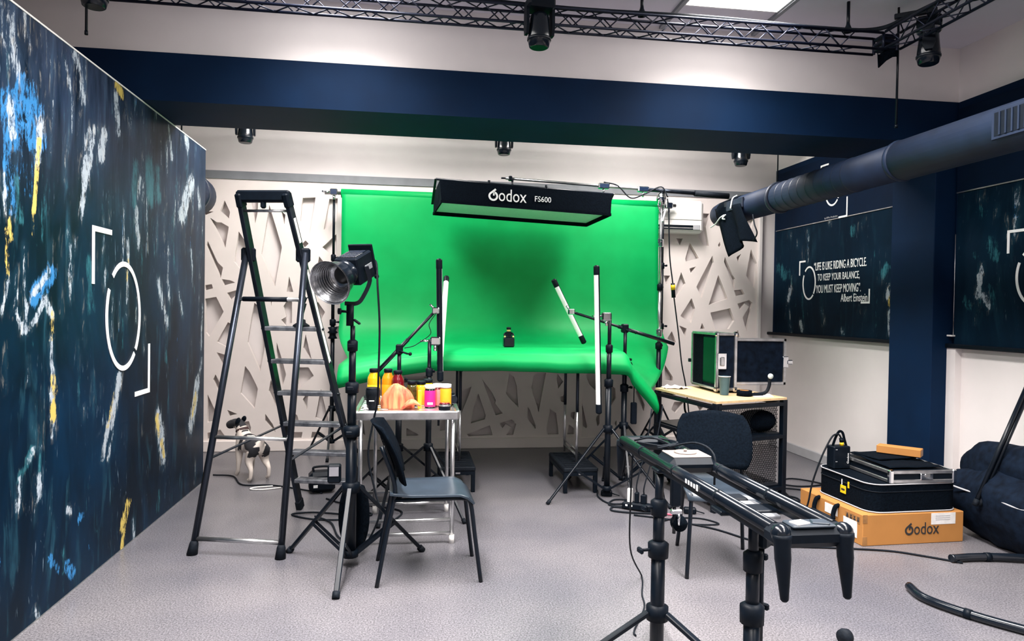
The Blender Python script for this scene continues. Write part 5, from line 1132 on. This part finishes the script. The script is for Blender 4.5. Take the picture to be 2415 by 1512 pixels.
# ------------------------------------------------------------------ camera slider on two stands
t = thing('camera_slider', 'long black twin-rail camera slider in the right foreground', 'camera slider', (1.0, 2.25, .84))
for s, xa, xb in ((-1, .910, .900), (1, 1.070, 1.067)):
    a, b = Vector((xa, 1.64, .857)), Vector((xb, 2.88, .85))
    MB().tube(a, b, .019, n=16).build('rail', MT['black_gloss'], t)
    for q in (.25, .52, .8):
        p = a.lerp(b, q); MB().tube(p, p+Vector((0,.012,0)), .0198, n=16).build('rail_joint', MT['black_plastic'], t)
    MB().bar(a-Zv*.022, b-Zv*.022, .012, .022).build('rail_web', MT['black_metal'], t)
br = MB().box((.99, 1.625, .847), (.21, .075, .052), bev=.016).build('end_bracket', MT['black_plastic'], t)
MB().box((.99, 1.62, .875), (.115, .055, .008), bev=.003).build('top_badge', MT['slate_seat'], br)
for s, q in ((-.028, .3), (.026, -.3)): MB().box((.99+s, 1.615, .880), (.042, .032, .006), q, bev=.002).build('badge_tile', MT['baseboard_grey'] if s < 0 else MT['slate_seat'], br)
for x in (.907, 1.073):
    MB().lathe([(.024,0),(.024,.01),(.020,.03),(.020,.06),(.0195,.062),(.010,.155),(.006,.16),(0,.161)], axm((x, 1.60, .857), (0,-.12,-1)), 16).build('end_leg', MT['black_plastic'], t)
    MB().ball((x, 1.605, .857), .025, 14, 8).build('leg_knuckle', MT['black_gloss'], t)
MB().box((.988, 2.895, .835), (.21, .07, .055), bev=.018).build('end_bracket', MT['black_plastic'], t)
for x in (.905, 1.072): MB().lathe([(.022,0),(.022,.02),(.018,.06),(.010,.155),(0,.16)], axm((x, 2.92, .84), (0,.12,-1)), 14).build('end_leg', MT['black_plastic'], t)
for k in range(5): MB().box((.8825, 2.06+.022*k, .855), (.001, .012, .013+.006*(k == 0))).build('print_mark', MT['white_print'], t)
cr = MB().box((.985, 2.40, .862), (.175, .16, .052), bev=.02).build('carriage', MT['black_plastic'], t)
MB().box((.985, 2.40, .8895), (.14, .12, .005), bev=.002).build('carriage_plate', MT['wood_disc'], cr)
MB().lathe([(0,0),(.04,0),(.04,.004),(0,.004)], Matrix.Translation((.985, 2.41, .892)), 24).tube((.985, 2.41, .895), (.985, 2.41, .905), .006, n=8).build('mount_disc', MT['wood_disc'], cr)
MB().box((1.0, 1.95, .815), (.115, .16, .012), bev=.003).build('control_plate', MT['grey_trim'], t)
for y in (2.45, 1.93): MB().box((.985, y, .822), (.20, .07, .014), bev=.003).build('mount_plate', MT['black_metal'], t)
MB().box((1.0, 2.07, .81), (.09, .06, .03), bev=.006).build('motor_block', MT['black_plastic'], t)
for i, pts in enumerate(([(.93, 2.82, .86), (.98, 2.74, .885), (1.04, 2.66, .865), (1.0, 2.6, .875), (1.07, 2.52, .905), (1.09, 2.40, .885), (1.085, 2.38, .78)], [(.92, 2.76, .865), (1.0, 2.70, .86), (1.03, 2.62, .88), (.95, 2.6, .87)], [(.96, 2.84, .87), (1.05, 2.78, .87), (1.07, 2.7, .87), (.97, 2.66, .865)])):
    MB().path(smooth(pts, 6), .004).build('control_cord', MT['black_rubber'], t)
solo('cable', MB().path(smooth([(.935, 2.85, .84), (.96, 2.95, .60), (1.06, 3.25, .25), (1.20, 3.5, .03), (1.215, 3.53, .008), (1.19, 3.44, .006), (1.14, 3.3, .006), (1.10, 3.15, .006), (.98, 2.93, .006), (.97, 2.88, .006)], 7), .004), MT['black_rubber'], 'thin black cord falling from the slider end to the floor', 'cable')
stand('slider_stand', 'black tripod stand under the middle of the slider, legs spread at the frame bottom', .905, 2.45, math.radians(190), .815, .62, .30, .10, .017, group='slider stands', joints=(.45, .75), legw=.024)
t = stand('slider_stand', 'black stand under the near end of the slider', 1.005, 1.93, math.radians(35), .815, .60, .30, .16, .016, group='slider stands', joints=(.42, .72), legw=.024)
MB().box((.045, 0, .735), (.04, .05, .07), bev=.008).build('clamp_block', MT['black_plastic'], t, False)
MB().tube((.05,0,.70), (.05,0,.40), .009, n=10).build('side_rod', MT['black_metal'], t, False)
t = thing('hanging_adapter', 'black battery hanging by a chrome clip beneath the slider', 'battery', (1.13, 2.86, .45))
MB().box((1.13, 2.86, .66), (.045, .03, .19), bev=.006).build('battery', MT['black_plastic'], t)
MB().tube((1.13, 2.86, .75), (1.09, 2.86, .83), .004, n=6).build('strap', MT['black_rubber'], t)
MB().box((1.13, 2.85, .545), (.05, .02, .022), bev=.004).tube((1.14, 2.845, .54), (1.14, 2.845, .49), .006, n=8).build('clip', MT['chrome'], t)
MB().lathe([(0,-.025),(.032,-.02),(.036,0),(.032,.02),(0,.025)], axm((1.15, 2.87, .49), (0,1,0)), 16).build('pouch', MT['black_cloth'], t)
MB().tube((1.125, 2.86, .57), (1.125, 2.86, .45), .008, n=8).build('hanging_rod', MT['black_metal'], t)
# ------------------------------------------------------------------ stack of cases at the right wall
q2 = math.radians(2)
t = thing('cardboard_box', 'large brown cardboard shipping box under the black suitcase', 'box', (3.05, 4.20, 0), q2)
MB().box((0,0,.095), (.70,.65,.19), bev=.004).build('carton', MT['cardboard'], t, False)
logotype((-.06,-.3265,.058), (1,0,0), (0,0,1), .235, .075, MT['dark_print'], t, .0015, local=True)
MB().box((.205,-.3255,.150), (.17,.002,.07)).build('shipping_label', MT['white_paper'], t, False)
for k in range(3): MB().box((.20-.0*k,-.327,.168-.012*k), (.10,.001,.003)).build('label_line', MT['baseboard_grey'], t, False)
MB().box((-.335,-.3258,.165), (.03,.002,.05)).build('tape', MT['tape_brown'], t, False)
MB().box((-.335,-.3258,.03), (.03,.002,.055)).build('tape', MT['tape_brown'], t, False)
MB().box((-.3512,-.21,.085), (.002,.13,.10)).build('shipping_label', MT['white_paper'], t, False)
MB().box((-.3512,-.02,.14), (.002,.13,.06)).build('shipping_label', MT['white_paper'], t, False)
MB().box((-.3508,-.2335,.150), (.0015,.135,.045)).build('handling_strip', MT['tape_brown'], t, False)
for k in range(4):
    y = -.285+.034*k
    m = MB().box((-.3522,y,.143), (.0012,.018,.010))
    if k in (1, 2): m.prism([(-.008,0),(.008,0),(0,-.014)], .0012, axm((-.3516,y,.163), (-1,0,0), (0,0,1)))
    elif k == 0: m.box((-.3522,y-.005,.157), (.0012,.005,.018)).box((-.3522,y+.005,.157), (.0012,.005,.018))
    else: m.prism([(-.008,0),(.008,0),(.003,.016),(-.003,.016)], .0012, axm((-.3516,y,.149), (-1,0,0), (0,0,1)))
    m.build('handling_symbol', MT['dark_print'], t, False)
for y in (-.09, .11):
    MB().path(smooth([(-.345,y,.186), (-.37,y,.175), (-.385,y,.13), (-.39,y-.01,.10)], 5), .014, 8).build('carry_strap', MT['black_cloth'], t, False)
MB().tube((-.40,-.10,.095), (-.40,.11,.095), .022, n=14).build('strap_handle', MT['black_rubber'], t, False)
t = thing('suitcase', 'black zippered equipment case lying on the brown cardboard box', 'suitcase', (3.075, 4.17, .1905), q2)
def rrect(w, h, r, n=6):
    out = []
    for cx, cy, a in ((w/2-r, h/2-r, 0), (-w/2+r, h/2-r, 90), (-w/2+r, -h/2+r, 180), (w/2-r, -h/2+r, 270)):
        for k in range(n+1):
            t_ = math.radians(a+90*k/n); out.append((cx+r*math.cos(t_), cy+r*math.sin(t_)))
    return out
ol = rrect(.62, .56, .09)
MB().prism(ol, .175, Matrix.Translation((0,0,.003))).build('shell', MT['black_cloth'], t, False)
for z in (.006, .176): MB().path([(x, y, z) for x, y in rrect(.624, .564, .09)], .004, 6, True).build('piping', MT['baseboard_grey'], t, False)
MB().path([(x, y, .13) for x, y in rrect(.622, .562, .09)], .003, 6, True).build('zipper', MT['black_rubber'], t, False)
MB().box((-.314,-.02,.085), (.003,.055,.05), bev=.001).build('yellow_tag', MT['yellow_plastic'], t, False)
MB().box((-.3160,-.02,.085), (.001,.035,.012)).build('tag_print', MT['dark_print'], t, False)
MB().box((-.313,-.005,.13), (.003,.006,.035)).build('zip_pull', MT['white_print'], t, False)
MB().box((-.313,-.07,.125), (.003,.014,.04)).build('zip_pull', MT['yellow_plastic'], t, False)
CZ = .3705
t = thing('flat_flight_case', 'thin aluminium-edged flight case lying on the black suitcase', 'flight case', (3.13, 4.14, CZ), math.radians(-1))
MB().box((0,0,.04), (.43,.50,.07), bev=.003).build('case_body', MT['black_plastic'], t, False)
for z in (.012, .068):
    for s in (-1, 1):
        MB().box((0,s*.25,z), (.42,.012,.022), bev=.003).build('edge_profile', MT['aluminium'], t, False)
        MB().box((s*.215,0,z), (.012,.49,.022), bev=.003).build('edge_profile', MT['aluminium'], t, False)
for sx in (-1, 1):
    for sy in (-1, 1): MB().box((sx*.21,sy*.245,.04), (.03,.03,.084), bev=.006).build('corner_cap', MT['chrome'], t, False)
MB().box((.02,-.258,.04), (.085,.012,.04), bev=.004).build('latch', MT['chrome'], t, False)
MB().box((.02,-.265,.05), (.035,.008,.018), bev=.003).build('latch_lever', MT['aluminium'], t, False)
G = [[(-.19+.36*i/10, -.21+.42*j/10, .0835+.010*abs(noise.noise(Vector((i*.6, j*.5, 4))))+.012*(j/10)*(i < 7)) for j in range(11)] for i in range(11)]
t2 = thing('black_cover', 'folded black cloth cover on top of the thin flight case', 'cloth', (3.13, 4.14, CZ+.083), math.radians(-1))
MB().sheet([[(x, y, z-.083+.004) for x, y, z in r] for r in G], .004).build('cloth_layer', MT['black_cloth'], t2, False)
MB().box((-.02,.08,.020), (.30,.22,.012), .15, bev=.004).build('folded_layer', MT['black_cloth'], t2, False)
t = thing('small_carton', 'small slim brown carton on top of the case stack', 'box', (3.20, 4.20, CZ+.112), math.radians(-48))
MB().box((0,0,.026), (.26,.085,.05), bev=.003).build('carton', MT['cardboard'], t, False)
MB().box((.1305,0,.026), (.001,.07,.04)).build('end_flap', MT['tape_brown'], t, False)
t = thing('battery_pack', 'black battery power pack with carry strap and yellow plug on the suitcase', 'power pack', (2.85, 4.33, CZ), math.radians(4))
MB().box((0,0,.075), (.125,.08,.15), bev=.006).build('case', MT['black_plastic'], t, False)
text('lettering', 'Godox', (.048,-.0405,.035), (0,0,1), (-1,0,0), MT['white_print'], t, width=.07, height=.014, th=.001, local=True)
for z in (.05, .13): MB().box((-.045,-.0405,z), (.014,.001,.004)).build('print_mark', MT['baseboard_grey'], t, False)
MB().ribbon(smooth([(-.05,0,.145), (-.025,0,.21), (.0,0,.245), (.025,0,.235), (.04,0,.19), (.055,0,.145)], 6), (0,-1,0), .016, .006).build('carry_strap', MT['black_cloth'], t, False)
MB().tube((.015,-.01,.15), (.015,-.01,.175), .013, n=12).build('yellow_plug', MT['yellow_plastic'], t, False)
MB().tube((.015,-.01,.175), (.01,-.01,.20), .014, n=12).build('plug_boot', MT['black_plastic'], t, False)
MB().path(smooth([(.01,-.01,.20), (-.01,-.01,.225), (-.06,-.02,.22), (-.11,-.03,.16), (-.16,-.03,.06), (-.195,.0,-.10), (-.205,.03,-.25), (-.22,.08,-.34), (-.26,.12,-.362)], 6), .006).build('supply_cord', MT['black_rubber'], t, False)
cable('tangled black cable on the floor between the desk and the case stack', [(2.62, 4.46, z0), (2.75, 4.62, z0), (2.9, 4.9, z0), (2.78, 5.05, z0), (2.92, 5.2, z0), (3.1, 5.1, z0), (3.05, 4.9, z0), (2.85, 4.85, z0), (3.0, 5.35, z0), (3.2, 5.5, z0), (3.35, 5.3, z0), (3.1, 5.25, z0), (2.9, 5.45, z0)], .0065)
# ------------------------------------------------------------------ bean bag, leaning tubes, curved tubes
def beanbag():
    t = thing('bean_bag', 'lumpy dark navy bean bag slumped against the right wall', 'bean bag', (3.60, 3.70, 0))
    m = MB().ball((0,0,0), (.19,.62,.25), 44, 26)
    for v in m.v:
        n = noise.noise(v*4.5+Vector((3,1,0)))*.045+noise.noise(v*11)*.014
        d = v.normalized(); v += d*n; v.z = max(v.z, -.215)
        if v.x > .17: v.x = .17
        v += Vector((3.63, 3.70, .22))
    m.build('lower_bag', MT['navy_cloth'], t)
    m = MB().ball((0,0,0), (.13,.50,.20), 40, 22)
    for v in m.v:
        d = v.normalized(); v += d*(noise.noise(v*5+Vector((0,7,0)))*.05+noise.noise(v*12)*.014)
        if v.x > .10: v.x = .10
        v += Vector((3.70, 3.74, .42))
    m.build('back_roll', MT['navy_cloth'], t)
    MB().path(smooth([(3.455+.02*math.sin(k*1.7), 3.25+.13*k, .315+.012*math.sin(k*2.1)) for k in range(7)], 5), .006).build('seam', MT['baseboard_grey'], t)
beanbag()
t = thing('leaning_poles', 'pair of black poles leaning in front of the bean bag at the right edge', 'pole', (3.41, 3.8, .25))
for o in (0, .035):
    a, b = Vector((3.405+o*.9, 3.80, .25)), Vector((3.745+o*.9, 3.80, .98))
    MB().tube(a, b, .013, n=12).build('pole', MT['black_metal'], t)
    MB().tube(a-(b-a).normalized()*.0, a+(b-a).normalized()*.04, .016, n=12).build('foot_cap', MT['black_rubber'], t)
def curved(name, label, pts, r, ring):
    t = thing(name, label, 'tube', (pts[0][0], pts[0][1], 0), group='curved floor tubes')
    P = smooth(pts, 8); MB().path(P, r, 14).build('tube', MT['black_gloss'], t)
    k = int(len(P)*ring); MB().tube(P[k], P[k]+(P[k+1]-P[k]).normalized()*.03, r*1.12, n=14).build('sleeve', MT['black_plastic'], t)
curved('curved_tube', 'thick curved black tube lying on the floor at the lower right corner', [(2.525, 3.22, .022), (2.495, 3.08, .022), (2.55, 2.92, .022), (2.66, 2.75, .022), (2.80, 2.60, .022), (3.0, 2.48, .022)], .021, .42)
curved('curved_tube', 'straight black tube lying on the floor below the bean bag', [(3.05, 3.56, .024), (3.18, 3.565, .024), (3.32, 3.55, .026), (3.5, 3.50, .03), (3.7, 3.44, .03)], .022, .4)
m = MB().lathe([(0,-.02),(.03,-.018),(.034,0),(.03,.018),(0,.02)], axm((1.835, 2.715, .034), (1,.3,0)), 18)
solo('caster_wheel', m, MT['black_rubber'], 'small black wheel at the very bottom edge, right of the slider', 'wheel')
# ------------------------------------------------------------------ power strip and cables, right floor
t = thing('power_strip', 'black power strip crowded with plugs on the floor below the slider end', 'power strip', (1.60, 4.72, 0), math.radians(-35))
MB().box((0,0,.03), (.24,.065,.05), bev=.01).build('body', MT['black_plastic'], t, False)
MB().box((-.07,0,.10), (.035,.03,.10), bev=.005).build('white_plug', MT['white_plastic'], t, False)
MB().box((-.02,0,.09), (.03,.035,.075), bev=.006).build('black_plug', MT['black_plastic'], t, False)
MB().box((.03,.0,.085), (.04,.04,.065), bev=.006).build('black_plug', MT['black_plastic'], t, False)
for x in (-.085, -.05): MB().box((x,-.033,.035), (.016,.002,.012)).build('socket_mark', MT['white_print'], t, False)
for x, pts in ((-.07, [(-.07,0,.15), (-.075,.01,.25), (-.03,.06,.34), (.05,.12,.30), (.10,.2,.15), (.12,.25,.01)]), (-.02, [(-.02,0,.125), (-.02,.0,.20), (.02,.08,.45), (.03,.16,.70)]), (.03, [(.03,0,.115), (.035,.0,.19), (.08,.1,.45), (.10,.2,.72)])):
    MB().path(smooth(pts, 6), .005).build('plug_cord', MT['black_rubber'], t, False)
cable('black cable looping out around the power strip', [(1.44, 5.25, z0), (1.40, 5.08, z0), (1.43, 4.90, z0), (1.55, 4.88, z0), (1.62, 4.95, z0), (1.50, 4.99, z0), (1.42, 4.86, z0), (1.52, 4.80, z0)], .006)
cable('black cable bending in front of the power strip toward the chair', [(1.66, 4.62, z0), (1.5, 4.66, z0), (1.40, 4.72, z0), (1.43, 4.80, z0), (1.5, 4.78, z0)], .007)
cable('long black cable snaking along the floor from the slider stands to the curved tube', [(1.52, 4.60, z0), (1.70, 4.50, z0), (1.78, 4.42, z0), (1.95, 4.25, z0), (2.08, 4.02, z0), (2.23, 3.90, z0), (2.5, 3.84, z0), (2.80, 3.76, z0), (2.95, 3.66, z0), (3.1, 3.53, z0)], .006)
cable('short looped cable on the floor beneath the slider', [(1.62, 4.42, z0), (1.78, 4.50, z0), (1.95, 4.48, z0), (2.02, 4.35, z0), (1.85, 4.36, z0), (1.74, 4.44, z0)], .005)
cable('short pink cable end on the floor beside the power strip', [(1.69, 4.62, z0), (1.72, 4.62, z0), (1.75, 4.60, z0), (1.80, 4.58, z0)], .008, 'red_cable')
for (x, y), l in (((1.475, 5.12), 'black power adapter on the floor below the right boom stand'), ((1.93, 4.62), 'black power adapter on the floor under the chair')):
    solo('power_adapter', MB().box((x, y, .022), (.085, .05, .042), -.3, bev=.008).tube((x+.04, y-.015, .022), (x+.09, y-.04, .01), .004, n=6), MT['black_plastic'], l, 'adapter', 'floor adapters')
